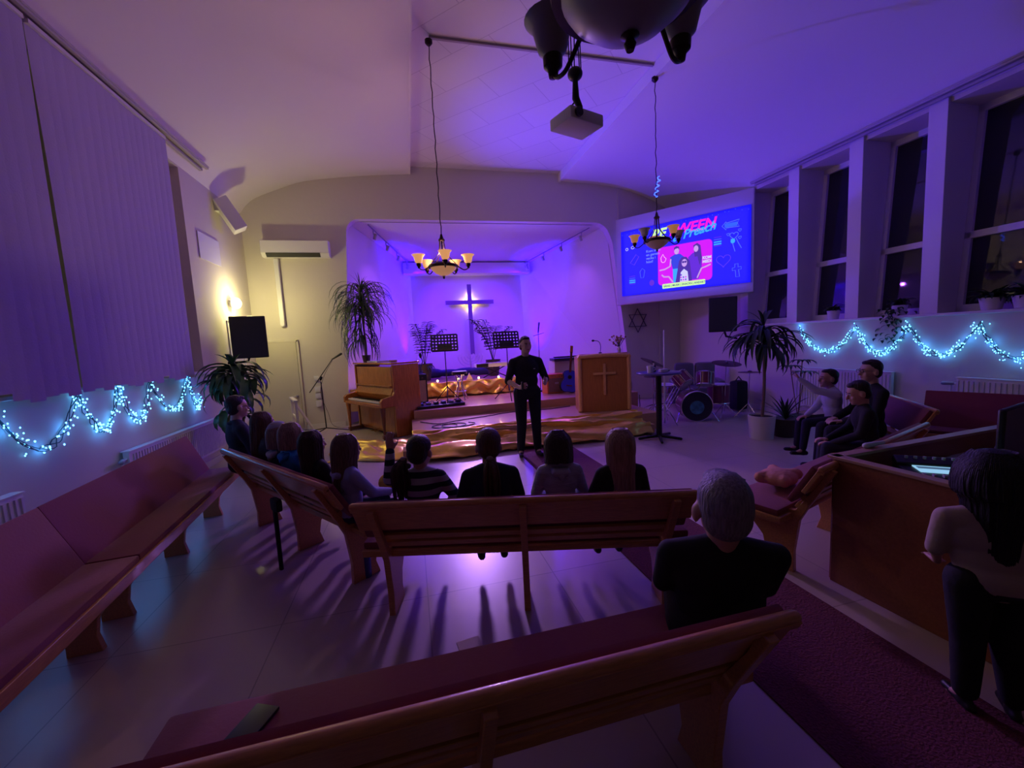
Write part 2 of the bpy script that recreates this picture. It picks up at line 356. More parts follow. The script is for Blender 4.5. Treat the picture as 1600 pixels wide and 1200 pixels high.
MB().box((-.06, .04, .078), (.16, .04, .002)).build('waveform', mat('screen_dark', (.02, .04, .08), .3, emit=(.1, .2, .35), es=.6), sc)
MB().box((.055, .0, .074), (.03, .08, .006)).build('meter', mat('meter_green', (0, .1, .05), .3, emit=(.1, 1, .5), es=1.5), mt, label='green level meter')
for k in range(8): MB().box((-.16+k*.045, -.12, .078), (.014, .03, .016)).build('fader', mat('fader_cap', (.35, .35, .38), .4), mt)
for k in range(8): MB().cyl((-.16+k*.045, .145, .112), .009, .02, 10).build('knob', mat('fader_cap', (.35, .35, .38), .4), mt)
t = thing('audio_interface', 'small black audio box with blue and orange lights near the desk edge', 'audio device', (2.93, 1.42, .705), -30)
MB().box((0, 0, .02), (.2, .12, .04)).build('case', black, t, bev=.004)
MB().box((-.02, -.02, .042), (.11, .05, .003)).build('display', mat('blue_display', (0, .1, .2), .3, emit=(.05, .55, 1), es=2.2), t, label='blue display')
for k in range(2): MB().ell((-.03+k*.03, .042, .042), (.008, .006, .004), n=8).build('indicator', mat('orange_led', (.3, .05, 0), .4, emit=(1, .25, .05), es=6), t, label='orange light')
t = thing('gooseneck_microphone', 'black gooseneck microphone leaning over the sound desk', 'microphone', (3.22, 1.5, .70))
MB().cyl((0, 0, .012), .04, .024).build('base', black, t)
MB().tube(curve_pts([(0, 0, .02), (.02, .03, .10), (.09, .08, .15), (.14, .11, .19)]), .006).build('neck', black, t)
MB().cap((.14, .11, .19), .014, (.18, .135, .21), .02).build('capsule', black, t)
t = tag(MB().box((3.75, 1.88, .705), (.62, .34, .012), 12).build('paper_sheet', mat('paper', (.62, .62, .66), .8)), 'large pale sheet of paper lying flat on the sound desk', 'paper')
t = tag(MB().cap((2.95, 2.06, .872), .02, (3.12, 2.07, .875), .012, 10, 3).build('folded_cloth', mat('pale_cloth', (.5, .55, .62), .8)), 'small pale rag lying on the rim of the sound desk', 'cloth')
t = thing('computer_monitor', 'black computer monitor seen from behind at the right edge', 'monitor', (3.52, 1.62, .70), 12)
MB().box((0, 0, .30), (.56, .035, .34)).build('screen_housing', black, t, bev=.012)
MB().box((0, 0, .07), (.05, .03, .14)).build('stand', black, t); MB().box((0, 0, .01), (.24, .18, .018)).build('foot', black, t, bev=.004)
t = thing('laptop', 'dark laptop glowing faint blue in front of the standing person at right', 'laptop', (3.08, 1.30, .70), 20)
MB().box((0, 0, .01), (.32, .22, .018)).build('keyboard_half', black, t, bev=.003)
MB().box((0, .12, .11), (.32, .012, .21), Euler((-.25, 0, 0))).build('lid', black, t, bev=.003)
MB().box((0, -.0, .021), (.26, .09, .002)).build('keys', mat('violet_glow', (.03, .02, .1), .4, emit=(.12, .08, .8), es=.7), t)
# ================= SMALL THINGS IN FRONT
cu = MB()
for a in range(1): cu.ell((0, 0, .07), (.17, .13, .065), Euler((0, .1, .2)))
for a, b2 in ((-.12, .09), (.13, .07), (-.13, -.07), (.12, -.09)): cu.cap((0, 0, .07), .06, (a, b2, .08), .045)
pc = cu.organic('cushion', mat('pink_plush', (.55, .25, .18), .9, bump=.4, bscale=40), None, .012, 4); pc.location = (2.70, 2.50, .478); pc.rotation_euler = (0, 0, .5)
tag(pc, 'crumpled pinkish soft cushion lying on the pew beside the sound desk', 'cushion')
t = thing('water_bottle', 'blue translucent water bottle standing on the floor between two pews', 'bottle', (-.43, 3.10, 0))
MB().lathe([(0, 0), (.036, 0), (.038, .03), (.038, .17), (.03, .2), (.015, .215), (.015, .23), (0, .23)]).build('bottle_body', mat('blue_bottle', (.05, .07, .5), .15, trans=.5), t)
MB().cyl((0, 0, .24), .018, .03).build('cap', mat('blue_cap', (.03, .05, .3), .4), t)
tag(MB().box((.21, 2.16, .002), (.13, .10, .004), 8).build('paper_note', mat('beige_paper', (.62, .52, .38), .8)), 'small square pale patch of paper on the floor behind the middle pew', 'paper')
tag(MB().box((-.60, 1.40, .483), (.09, .17, .012), -25, bev=.004).build('mobile_phone', black), 'dark phone lying on the red seat of the nearest pew', 'phone')
t = thing('ballpoint_pen', 'red and white pen sticking up on the seat of the nearest pew', 'pen', (.62, 1.18, .475), 0)
MB().cap((0, 0, .01), .006, (-.02, .05, .10), .006, 8, 2).build('barrel', mat('red_pen', (.6, .1, .08), .4), t); MB().cap((0, 0, .005), .007, (0, .01, .025), .007, 8, 2).build('grip', pale, t)
t = thing('hanging_bag', 'dark bag hanging down behind the left pew', 'bag', (-1.08, 3.36, 0), -52)
MB().prism([(-.02, .02), (.02, .03), (.025, .52), (-.02, .55)], -.012, .012, 'Y').build('strap', blackc, t, bev=.008)
MB().box((.01, .01, .55), (.12, .05, .1), bev=.02).build('bag_top', blackc, t)
# ================= CHANDELIERS
def chandelier(lit=(0, 1, 2), name='chandelier'):
    t = thing(name, 'x', 'chandelier')        # origin at the bowl's lowest tip
    alab = mat('amber_glass', (.62, .36, .18), .35, emit=(1, .42, .12), es=0)
    MB().lathe([(0, -.0), (.012, .0), (.02, .02), (.012, .035), (.03, .045), (.0, .05)], n=14).build('finial', iron, t)
    bowl = MB().lathe([(.0, .045), (.06, .055), (.13, .09), (.19, .14), (.222, .19), (.212, .19), (.18, .145), (.12, .10), (.0, .06)], n=36)
    bowl.build('bowl_shade', AMB['bowl'], t)
    MB().lathe([(.20, .175), (.245, .18), (.25, .205), (.235, .225), (.20, .22), (.2, .175)], n=36).build('rim', iron, t)
    for k in range(5):
        a = math.radians(k*72-90); c, s = math.cos(a), math.sin(a)
        pts = curve_pts([(.23*c, .23*s, .20), (.28*c, .28*s, .165), (.34*c, .34*s, .13), (.40*c, .40*s, .14), (.42*c, .42*s, .185)], 5)
        MB().tube(pts, .009, 8).build('arm', iron, t)
        x, y = .42*c, .42*s
        MB().lathe([(0, .145), (.018, .15), (.022, .175), (.038, .19), (.04, .225), (.03, .235), (0, .235)], (x, y, 0), 16).build('cup', iron, t)
        MB().lathe([(.03, .225), (.058, .25), (.068, .29), (.080, .335), (.110, .365), (.105, .367), (.066, .337), (.056, .29), (.045, .25), (.0, .232)], (x, y, 0), 24).build('bell_shade', AMB['shade'], t)
        MB().tube([(.235*c, .235*s, .21), (.15*c, .15*s, .30), (.055*c, .055*s, .42), (.035*c, .035*s, .62)], .007, 6).build('stay', iron, t)
    MB().cyl((0, 0, .42), .012, .44, 10).build('stem', iron, t)
    MB().lathe([(0, .61), (.05, .61), (.055, .63), (.03, .66), (.015, .72), (0, .73)], n=16).build('crown', iron, t)
    return t
def shade_mat(n, es, c=(.62, .36, .18), e=(1, .40, .10)): return mat(n, c, .4, emit=e, es=es, trans=0)
def chain(t, L, z0):
    MB().tube([(.008*math.sin(i*2.2), .008*math.cos(i*1.7), z0+L*i/24) for i in range(25)], .008, 6).build('cord', iron, t)
    m = MB(); m.lathe([(0, z0+L-.05), (.03, z0+L-.045), (.06, z0+L-.01), (.06, z0+L+.03), (0, z0+L+.03)], n=20); m.build('ceiling_canopy', iron, t)
AMB = dict(bowl=shade_mat('lit_bowl_glass', .30, e=(1, .46, .2)), shade=shade_mat('lit_shade_glass', .62, e=(1, .45, .16)))
A = chandelier(); A.scale = (.8, .8, .8); A.location = (.52, 5.62, 2.56); A['label'] = 'lit amber chandelier with glass bell shades hanging before the stage opening'; A['group'] = 'chandeliers'
chain(A, (5.5-2.56)/.8-.75, .72)
AMB = dict(bowl=shade_mat('unlit_bowl_glass', .03, (.34, .27, .25)), shade=shade_mat('amber_shade_glass', .25))
B = chandelier(); B.scale = (.8, .8, .8); B.location = (3.76, 5.66, 2.93); B.rotation_euler = (0, 0, math.radians(8)); B['label'] = 'dim chandelier with bell shades hanging in front of the blue screen'; B['group'] = 'chandeliers'
chain(B, (5.40-2.93)/.8-.75, .72)
us = mat('grey_unlit_shade', (.42, .38, .36), .4)
for i, ch in enumerate([c for c in B.children if c.name.startswith('bell_shade')]):
    if i in (1, 4): ch.data.materials[0] = us; ch['label'] = 'unlit grey glass bell shade'
AMB = dict(bowl=mat('frosted_bowl_glass', (.30, .27, .30), .45), shade=mat('frosted_shade_glass', (.28, .25, .28), .45))
N = chandelier(); N.location = (.755, 1.27, 2.60); N.rotation_euler = (0, 0, math.radians(50.8)); N['label'] = 'big dark chandelier close to the camera, cut by the top edge'; N['group'] = 'chandeliers'
chain(N, 5.5-2.6-.75, .72)
lamp('POINT', 'chandelier_bulb', (0, 0, .42), (1, .60, .42), L_CHAND, A, .03)
for k in range(5):
    a = math.radians(k*72-90); lamp('POINT', 'chandelier_bulb', (.42*math.cos(a), .42*math.sin(a), .37), (1, .55, .35), L_CHAND*.04, A, .02)
a = math.radians(-90); lamp('POINT', 'chandelier_bulb', (.42*math.cos(a), .42*math.sin(a), .37), (1, .55, .3), 2, B, .02)
tag(MB().box((2.13, 5.66, 5.56), (3.2, .035, .025)).build('cable_conduit', mat('conduit_grey', (.33, .27, .28), .5)), 'thin conduit crossing the tiled ceiling between two chandelier mounts', 'conduit')
# wire around the right cord; its emission imitates the blue light it reflects
t = MB().tube([(3.74+.03*math.sin(i*1.3)+i*.004, 5.66-.02*math.cos(i*1.3), 3.72+i*.016) for i in range(20)], .007, 6).build('blue_lit_wire', mat('blue_reflection_wire', (0, .02, .3), .4, emit=(.03, .08, 1), es=5))
tag(t, 'wire with painted blue reflection twisted round the cord above the right chandelier', 'light')
# ================= PROJECTOR
t = thing('ceiling_projector', 'white projector hanging on a black pole from the ceiling', 'projector', (1.44, 3.25, 3.36), 18)
MB().box((0, 0, .05), (.34, .26, .09), bev=.012).build('housing', pale, t)
MB().cyl((-.1, -.145, .05), .035, .02, 16, rot=Euler((PI/2, 0, 0))).build('lens', black, t)
for k in range(5): MB().box((.182, -.08+k*.035, .05), (.004, .02, .06)).build('vent', mat('vent_grey', (.3, .3, .32), .6), t)
MB().tube([(.05, 0, .1), (.04, .0, .18), (.0, 0, .24), (0, 0, .40)], [.02, .025, .03, .02], 10).box((0, 0, .115), (.2, .14, .02)).build('mount_pole', black, t)
MB().ell((0, 0, .42), (.06, .06, .05)).build('cable_bundle', black, t)
m = MB()
for k in range(5): m.tube([(.05*math.cos(k*1.3), .05*math.sin(k*1.3), .44), (.04*math.cos(k*1.3+.5), .04*math.sin(k*1.3+.5), 1.2), (.03*math.cos(k), .03*math.sin(k), 2.2)], .005, 5)
m.build('hanging_cables', black, t)
m = MB()
for k in range(4): m.tube(curve_pts([(-.1+k*.05, .1, .10), (-.08+k*.04, .14, .15), (0, .08, .19), (.0, .02, .22)], 4), .006, 5)
m.build('loose_cables', black, t)
# ================= SCREEN PANEL
t = thing('led_screen', 'big screen across the right corner showing a blue and pink slide', 'screen', (5.20, 9.62, 0), -53.13)
MB().box((1.53, .06, 3.50), (3.04, .12, 2.10)).build('backboard', mat('board_paint', (.62, .57, .60), .6), t, bev=.02)
def em(n, c, s=1.0): return mat(n, (.01, .01, .02), .5, emit=c, es=s)
S = MB().box((1.58, -.012, 3.44), (2.82, .025, 1.56)).build('display', em('screen_blue', (.004, .004, 1), 1.0), t, label='bright deep blue slide with pink picture')
def sq(n, m, u0, v0, u1, v1, d=-.027, r=0, nm=None):
    w, h = u1-u0, v1-v0; mm = MB(); r = min(r, w/2, h/2); pts = []
    for cx, cz, a0 in ((u1-r, v1-r, 0), (u0+r, v1-r, 90), (u0+r, v0+r, 180), (u1-r, v0+r, 270)):
        for k in range(5 if r else 1): a = math.radians(a0+22.5*k); pts.append((cx+r*math.cos(a), cz+r*math.sin(a)))
    mm.prism(pts, d, d+.004, 'Y'); return mm.build(n, m, S, smooth=False)
def line(n, m, pts, r=.008, closed=False): return MB().tube([(u, -.028, v) for u, v in pts], r, 5, closed).build(n, m, S, smooth=False)
pink = em('screen_magenta', (.75, .0, .75), .9); yel = em('screen_yellow', (.65, 1, .12), 1.0); cy = em('screen_cyan', (.03, .4, 1), 1.0)
wh = em('screen_white', (.75, .75, 1), .85); lb = em('screen_light_blue', (.08, .15, 1), 1.0); ppl = em('screen_skin', (.85, .5, .8), .7); hair_ = em('screen_brown', (.10, .03, .12), .6); shirtb = em('screen_shirt_blue', (.03, .06, .6), .8); purp = em('screen_purple', (.15, .02, .5), .8)
sq('picture', pink, 1.08, 2.81, 2.26, 3.68, r=.09)
sq('caption_strip', yel, 1.18, 2.73, 2.12, 2.835, d=-.036, r=.02)
dk = em('screen_dark_text', (.02, .12, .02), .5)
text('caption', 'SÅNG | MUSIK | SNACKS | ANDAKT', .058, dk, S, (1.21, -.038, 2.762), bold=.001)
hot = em('screen_hot_pink', (1, .0, .42), 1.0)
text('heading_yellow', 'BE', .30, yel, S, (.93, -.030, 3.90), shear=.25, bold=.012)
text('heading_pink', 'TWEEN', .30, hot, S, (1.29, -.030, 3.91), shear=.25, bold=.010)
text('heading_cyan', '& Preach', .25, cy, S, (1.42, -.034, 3.755), rot=(PI/2, math.radians(-7), 0), shear=.45, bold=.006)
text('slide_text', 'Kom med!\nen gemen\nvecka i\nhöst!', .082, em('text_blue', (.25, .35, 1), .9), S, (.80, -.030, 3.62))
text('slide_text', 'KOM\nMED!', .082, wh, S, (2.06, -.032, 3.27), bold=.004)
# pictured people
def blob(nm, m, c, r, d=-.032): MB().ell((c[0], d, c[1]), (r[0], .004, r[1]), n=14).build(nm, m, S)
def poly(nm, m, pts, d=-.032): MB().prism(pts, d, d+.003, 'Y').build(nm, m, S, smooth=False)
poly('pictured_shirt', shirtb, [(1.36, 3.42), (1.46, 3.47), (1.58, 3.47), (1.68, 3.38), (1.63, 3.15), (1.42, 3.15)])
poly('pictured_trousers', cy, [(1.42, 3.15), (1.6, 3.15), (1.55, 2.84), (1.43, 2.84)])
blob('pictured_face', ppl, (1.51, 3.54), (.055, .075), -.034); poly('pictured_hair', hair_, [(1.45, 3.56), (1.455, 3.62), (1.5, 3.65), (1.56, 3.63), (1.57, 3.56), (1.54, 3.6), (1.48, 3.59)], -.037)
line('pictured_arm', ppl, [(1.38, 3.38), (1.36, 3.22), (1.24, 3.17), (1.12, 3.16)], .018)
poly('pictured_top', purp, [(1.76, 3.36), (1.86, 3.44), (1.98, 3.44), (2.05, 3.34), (2.04, 3.05), (1.98, 2.86), (1.82, 2.86)])
poly('pictured_hair', hair_, [(1.87, 3.6), (1.95, 3.64), (2.02, 3.58), (2.05, 3.3), (2.0, 3.15), (1.96, 3.35), (1.90, 3.35)], -.034); blob('pictured_face', ppl, (1.93, 3.52), (.05, .07), -.038)
line('pictured_arm', ppl, [(1.95, 2.88), (2.04, 3.08), (2.12, 3.1), (2.23, 3.14)], .018)
poly('pictured_hair', hair_, [(1.56, 3.3), (1.62, 3.38), (1.72, 3.38), (1.79, 3.28), (1.84, 2.84), (1.48, 2.84)], -.036); blob('pictured_face', ppl, (1.68, 3.25), (.06, .085), -.042)
for u in (1.655, 1.705): blob('pictured_sunglasses', hair_, (u, 3.27), (.026, .024), -.048)
poly('pictured_shirt', wh, [(1.6, 3.05), (1.67, 3.12), (1.75, 3.05), (1.77, 2.84), (1.58, 2.84)], -.041)
for k in range(7): blob('pictured_pattern', pink if k % 2 else purp, (1.61+.05*(k % 3), 2.88+.055*(k//3)), (.018, .018), -.046)
line('pictured_arm', ppl, [(1.42, 2.86), (1.33, 2.99), (1.22, 3.0), (1.17, 3.05)], .018)
# doodles
line('doodle_arrow', lb, [(2.45, 3.89), (2.53, 3.97), (2.53, 3.94), (2.78, 3.97), (2.74, 3.9), (2.78, 3.83), (2.53, 3.84), (2.53, 3.8)], .007, True); sq('doodle_fill', em('screen_mid_blue', (.02, .12, 1), 1), 2.50, 3.85, 2.74, 3.93)
hp = lambda cx, cz, s: [(cx+s*.0625*16*math.sin(a)**3, cz+s*.0625*(13*math.cos(a)-5*math.cos(2*a)-2*math.cos(3*a)-math.cos(4*a))) for a in [i*2*PI/24 for i in range(24)]]
line('doodle_heart', em('screen_violet', (.12, .04, 1), 1), hp(2.48, 3.18, .14), .006, True)
line('doodle_heart', lb, hp(2.68, 3.66, .08), .007, True); blob('doodle_fill', cy, (2.66, 3.55), (.045, .05))
line('doodle_hands', lb, [(2.62, 3.6), (2.66, 3.48), (2.70, 3.33)], .008); line('doodle_hands', lb, [(2.72, 3.6), (2.76, 3.5), (2.82, 3.38)], .008)
for u, v in ((2.57, 3.70), (2.79, 3.75), (2.79, 3.6)): line('doodle_heart', lb, hp(u, v, .03), .005, True)
line('doodle_cross', lb, [(2.70, 3.07), (2.76, 3.07), (2.76, 3.0), (2.82, 3.0), (2.82, 2.95), (2.77, 2.95), (2.79, 2.80), (2.72, 2.80), (2.71, 2.94), (2.65, 2.94), (2.65, 2.99), (2.70, 3.0)], .006, True)
line('doodle_ticket', em('screen_violet', (.12, .04, 1), 1), [(.40, 3.44), (.50, 3.38), (.62, 3.56), (.55, 3.62)], .008, True)
line('doodle_cup', lb, [(.64, 3.2), (.66, 3.05), (.73, 3.05), (.76, 3.22), (.70, 3.27)], .006, True)
line('doodle_flame', em('screen_pink_line', (1, .5, .95), 1), [(1.16, 3.36), (1.15, 3.44), (1.2, 3.52), (1.23, 3.45), (1.27, 3.41), (1.24, 3.34), (1.19, 3.33)], .008, True)
for u in (2.29, .37):
    v = 3.69 if u > 1 else 3.12
    for k, (mm, h) in enumerate(((purp, .01), (lb, .012), (cy, .025), (cy, .03), (purp, .012))): sq('doodle_bar', mm, u, v-.045*k-h, u+.15, v-.045*k)
for k in range(26): blob('sparkle', lb, (.22+k*.108+random.uniform(-.03, .03), 4.17+random.uniform(-.05, .03)), (.008, .008), -.030)
blob('doodle_dot', purp, (.93, 2.9), (.06, .07)); line('doodle_rings', wh, [(.32+.03*math.cos(a), 3.78+.03*math.sin(a)) for a in [i*PI/5 for i in range(10)]], .006, True); line('doodle_rings', wh, [(.47+.04*math.cos(a), 3.80+.03*math.sin(a)) for a in [i*PI/5 for i in range(10)]], .006, True)
lamp('AREA', 'screen_light', (1.58, -.08, 3.44), (.06, .04, 1), L_SCREEN*12, t, sx=2.7, sy=1.5).rotation_euler = (PI/2, 0, 0)
# star
t = thing('star_of_david', 'dark six-pointed star hanging on the wall below the screen', 'wall star', (5.77, YW-.03, 2.05))
for s_ in (1, -1): MB().tube([(.30*math.cos(math.radians(90*s_+k*120))*.95, .006*s_, .30*math.sin(math.radians(90*s_+k*120))) for k in range(3)], .016, 6, True).build('triangle', mat('dark_violet_metal', (.05, .03, .10), .4), t)
# ================= WALL FITTINGS
t = thing('air_conditioner', 'white wall-mounted air conditioner above the utility door', 'air conditioner', (-2.1, YW, 3.62))
MB().prism([(0, 0), (-.16, 0), (-.235, .07), (-.24, .32), (0, .33)], -.64, .64, 'X').build('housing', pale, t, bev=.012)
MB().prism([(-.165, .006), (-.235, .072), (-.243, .068), (-.170, -.004)], -.55, .46, 'X').build('air_slot', mat('slot_black', (.02, .02, .02), .6), t)
tag(MB().box((-2.52, YW-.05, 2.93), (.09, .07, 1.36)).ell((-2.52, YW-.05, 2.25), (.05, .04, .04)).build('pipe_cover', pale, bev=.01), 'white vertical pipe duct running down the wall from the air conditioner', 'duct')
t = thing('utility_door', 'low cream utility door in the front wall at left', 'door', (-2.72, YW, .02))
MB().box((0, -.02, .95), (.80, .03, 1.86)).build('door_leaf', mat('cream_door', (.62, .57, .42), .6), t, bev=.004)
MB().box((.43, -.018, .96), (.045, .045, 1.92)).box((-.0, -.018, 1.90), (.9, .045, .045)).build('door_frame', mat('cream_frame', (.66, .61, .48), .6), t, bev=.004)
MB().box((.33, -.045, .72), (.05, .02, .05)).tube([(.33, -.05, .72), (.33, -.09, .72), (.23, -.09, .72)], .01, 8).build('handle', chrome, t)
t = thing('wall_sockets', 'column of white sockets and plugs on the wall by the microphone', 'sockets', (-1.98, YW, .55))
for k, (z, hh) in enumerate(((.0, .14), (.17, .11), (.31, .12), (.55, .10))): MB().box((0, -.03, z), (.11, .06 if k < 3 else .02, hh), bev=.012).build('socket', pale, t)
t = thing('wall_lamp', 'round glowing yellow lamp on the left wall above the speaker', 'lamp', (XL, 8.55, 2.62))
MB().cyl((.03, 0, 0), .06, .05, 20, rot=Euler((0, PI/2, 0))).build('base', pale, t)
MB().ell((.11, 0, .0), (.085, .085, .10)).build('globe', mat('lamp_globe', (.9, .8, .5), .4, emit=(1, .85, .42), es=7), t)
lamp('POINT', 'wall_lamp_bulb', (.32, 0, 0), (1, .88, .38), L_WALL, t, .06)
t = thing('tilted_wall_speaker', 'white tilted box mounted high in the left corner of the ceiling', 'speaker', (XL+.14, 8.5, 4.15))
MB().box((.06, 0, 0), (.22, .34, .56), Euler((.0, -.5, .4)), bev=.02).build('cabinet', pale, t); MB().box((-.06, 0, .15), (.16, .2, .2)).build('bracket', pale, t)
def pa(label, loc, rz, arm):
    t = thing('wall_speaker', label, 'loudspeaker', loc, rz, 'black loudspeakers beside the stage')
    MB().prism([(-.27, -.02), (.27, -.02), (.19, .30), (-.19, .30)], 0, .72, 'Z').build('cabinet', black, t, bev=.015)
    MB().box((0, -.025, .36), (.50, .012, .68)).build('grille', grille, t, bev=.003)
    MB().tube(arm, .022, 8).build('bracket', blackm, t); return t
pa('black loudspeaker mounted by the left wall below the yellow lamp', (-2.66, 8.0, 1.62), 12, [(-.06, .2, .0), (-.08, .25, -.06), (-.42, .3, -.07)])
pa('black loudspeaker mounted below the right end of the big screen', (6.42, 7.35, 1.66), -38, [(.05, .2, -.0), (.08, .25, -.1), (.3, .45, -.16)])
# corner frame and shelf by the left speaker
tag(MB().box((XL+.012, 8.95, 1.3), (.02, .05, 2.0)).box((XL+.012, 8.35, 1.3), (.02, .05, 2.0)).box((XL+.012, 8.65, 2.28), (.02, .65, .05)).build('door_surround', white, bev=.004), 'pale narrow door surround on the left wall behind the black speaker', 'door frame')
t = thing('paper_poster', 'pale blank sheet stuck on the left wall above the lamp', 'poster', (XL+.012, 8.0, 3.45)); MB().box((0, 0, 0), (.008, .75, .42)).build('sheet', mat('poster', (.72, .70, .78), .7), t)
# radiators
def radiator(label, loc, rz, L, h=.5):
    t = thing('radiator', label, 'radiator', loc, rz, 'white panel radiators under the windows')
    MB().box((0, 0, h/2), (L, .06, h), bev=.008).build('panel', white, t)
    m = MB()
    for k in range(int(L/.05)): m.box((-L/2+.03+k*.05, .035, h/2), (.022, .014, h-.07))
    m.build('ribs', white, t); MB().box((0, 0, h+.004), (L, .09, .012)).build('top_grille', pale, t)
    MB().tube([(L/2, 0, h-.08), (L/2+.07, 0, h-.08), (L/2+.07, 0, -.12)], .012, 8).build('pipe', pale, t)
    MB().cap((L/2+.05, .0, h-.08), .022, (L/2+.13, .03, h-.08), .026, 10, 3).build('valve_knob', mat('valve_grey', (.35, .35, .38), .4), t); return t
radiator('long white radiator on the left wall behind the far red pew', (XL+.06, 6.35, .22), -90, 2.3, .49)
radiator('white radiator with a valve at the left edge of the photo', (XL+.06, 3.35, .22), -90, 1.2, .49)
radiator('white radiator on the right wall behind the boy and the man in glasses', (XR-.06, 5.3, .24), 90, 1.5, .70)
radiator('white radiator on the right wall behind the empty red pew', (XR-.06, 3.05, .24), 90, 1.5, .68)
# ================= BLINDS
bl = mat('blind_fabric', (.46, .42, .54), .9, bump=.1, bscale=60)
for lab, y0, y1 in (('long violet-lit vertical blind covering the far left windows', 4.60, 6.62), ('vertical blind panel at the left edge, nearest the camera', 1.6, 4.555)):
    t = thing('vertical_blind', lab, 'blind', (XL+.17, y0, 1.42), 0, 'vertical blinds on the left windows')
    n = round((y1-y0)/.127); pitch = (y1-y0)/n
    MB().box((0, (y1-y0)/2, 3.16), (.05, y1-y0, .035)).build('head_rail', white, t)
    for k in range(n):
        y = (k+.5)*pitch; dz = .02*math.sin(k*1.9)+(.05 if k % 7 == 3 else 0)
        def f(u, v, y=y, k=k, dz=dz): return ((u-.5)*.010+.008*math.sin(v*4+k*.7)+.003*math.sin(PI*u), y+(u-.5)*.134+.004*math.sin(v*3+k*2), dz*(1-v)+3.14*v)
        MB().grid(f, 4, 8).build('slat', bl, t)
# ================= FAIRY LIGHT GARLANDS
bulbm = mat('blue_led', (.1, .3, .6), .3, emit=(.10, .45, 1), es=7)
wirem = mat('garland_wire', (.03, .06, .07), .5)
def garland(label, knots, x, sgn, nb):
    t = thing('fairy_light_garland', label, 'fairy lights', (x, knots[0][0], 0), 0, 'blue fairy light garlands')
    pts = []
    for (y0, z0), (y1, z1) in zip(knots, knots[1:]):
        sag = .43 if abs(y1-y0) > .5 else .3
        for k in range(22): u = k/22; pts.append((y0+(y1-y0)*u, z0+(z1-z0)*u-sag*4*u*(1-u)))
    pts.append(knots[-1]); y00 = knots[0][0]
    for r in range(3):
        MB().tube([(sgn*(.02+.02*math.sin(i*.9+r*2)), y-y00+.012*math.sin(i*1.3+r), z+.022*math.sin(i*.8+r*2.1)) for i, (y, z) in enumerate(pts)], .004, 5).build('wire', wirem, t)
    rest = MB(); cnt = 0; rr = random.Random(int(y00*10))
    order = []
    for i in range(nb):
        f = rr.random()*(len(pts)-1); k = int(f); f -= k; y = pts[k][0]*(1-f)+pts[k+1][0]*f; z = pts[k][1]*(1-f)+pts[k+1][1]*f
        order.append((y+rr.gauss(0, .022), z+rr.gauss(0, .030), .012+rr.random()*.05))
    order.sort(); order = order
    for i, (y, z, d) in enumerate(order):
        if i < 98: MB().ell((sgn*d, y-y00, z), (.0052, .0052, .007), n=6).build('bulb', bulbm, t)
        else: rest.ell((sgn*d, y-y00, z), (.0065, .0065, .009), n=6)
    rest.build('bulbs', bulbm, t, kind='stuff')
    for k in range(4, len(pts), 7):
        y, z = pts[k]; lamp('POINT', 'led_light', (sgn*.055, y-y00, z), (.05, .30, 1), L_GAR, t, .02)
gL = [(3.5, 1.38), (3.88, 1.40), (4.72, 1.42), (5.28, 1.43), (5.84, 1.44), (6.72, 1.46), (7.0, 1.1)]
gR = [(2.95, 1.6), (3.64, 1.63), (4.40, 1.65), (5.12, 1.66), (6.12, 1.68)]
garland('blue fairy light garland swagged along the left wall below the blinds', gL, XL+.01, 1, 420)
garland('blue fairy light garland swagged along the right wall below the window sill', gR, XR-.01, -1, 420)
# ================= STAGE
t = thing('wall_cross', 'large cross on the stage back wall with yellow light glowing behind it', 'cross', (1.88, YB-.10, 1.35))
crm = mat('cross_paint', (.20, .13, .26), .6)
MB().box((0, 0, 1.04), (.125, .04, 2.10)).build('upright', crm, t, bev=.004); MB().box((0, .0, 1.56), (1.46, .042, .12)).build('crossbar', crm, t, bev=.004)
for x, z in ((-.16, 1.56), (.16, 1.56), (0, 1.75), (0, 1.36)): lamp('POINT', 'cross_backlight', (x, .055, z), (1, .72, .12), L_CROSS, t, .01)
# track rails with spot heads
for lab, p0, p1, sd in (('left ceiling track with small spotlights over the stage', (-.68, 9.85, 4.40), (.18, 12.2, 3.99), 1), ('right ceiling track with small spotlights over the stage', (4.62, 9.85, 4.42), (3.5, 12.2, 3.97), -1)):
    t = thing('track_light', lab, 'track light', p0, 0, 'spotlight tracks over the stage'); d = V(p1)-V(p0)
    MB().tube([(0, 0, 0), d], .014, 6).build('rail', mat('rail_grey', (.25, .22, .28), .5), t)
    for k in range(4):
        q = d*(.1+.27*k)
        h = MB().cap((q.x, q.y, q.z-.02), .012, (q.x, q.y, q.z-.10), .012, 8, 2).cyl((q.x+.03*sd, q.y, q.z-.16), .035, .13, 14, r2=.045, rot=Euler((0, .35*sd, 0))).build('spot_head', mat('spot_grey', (.4, .37, .42), .5), t)
        lamp('SPOT', 'track_spot', (q.x+.05*sd, q.y-.02, q.z-.27), (.07, .0, 1) if k > 1 else (.36, .08, 1), L_PURPLE*(1 if k > 1 else .5), t, .04, tgt=(q.x+(1.6+.5*k)*sd, q.y+.2-.5*k, q.z-3), ang=140, blend=1)
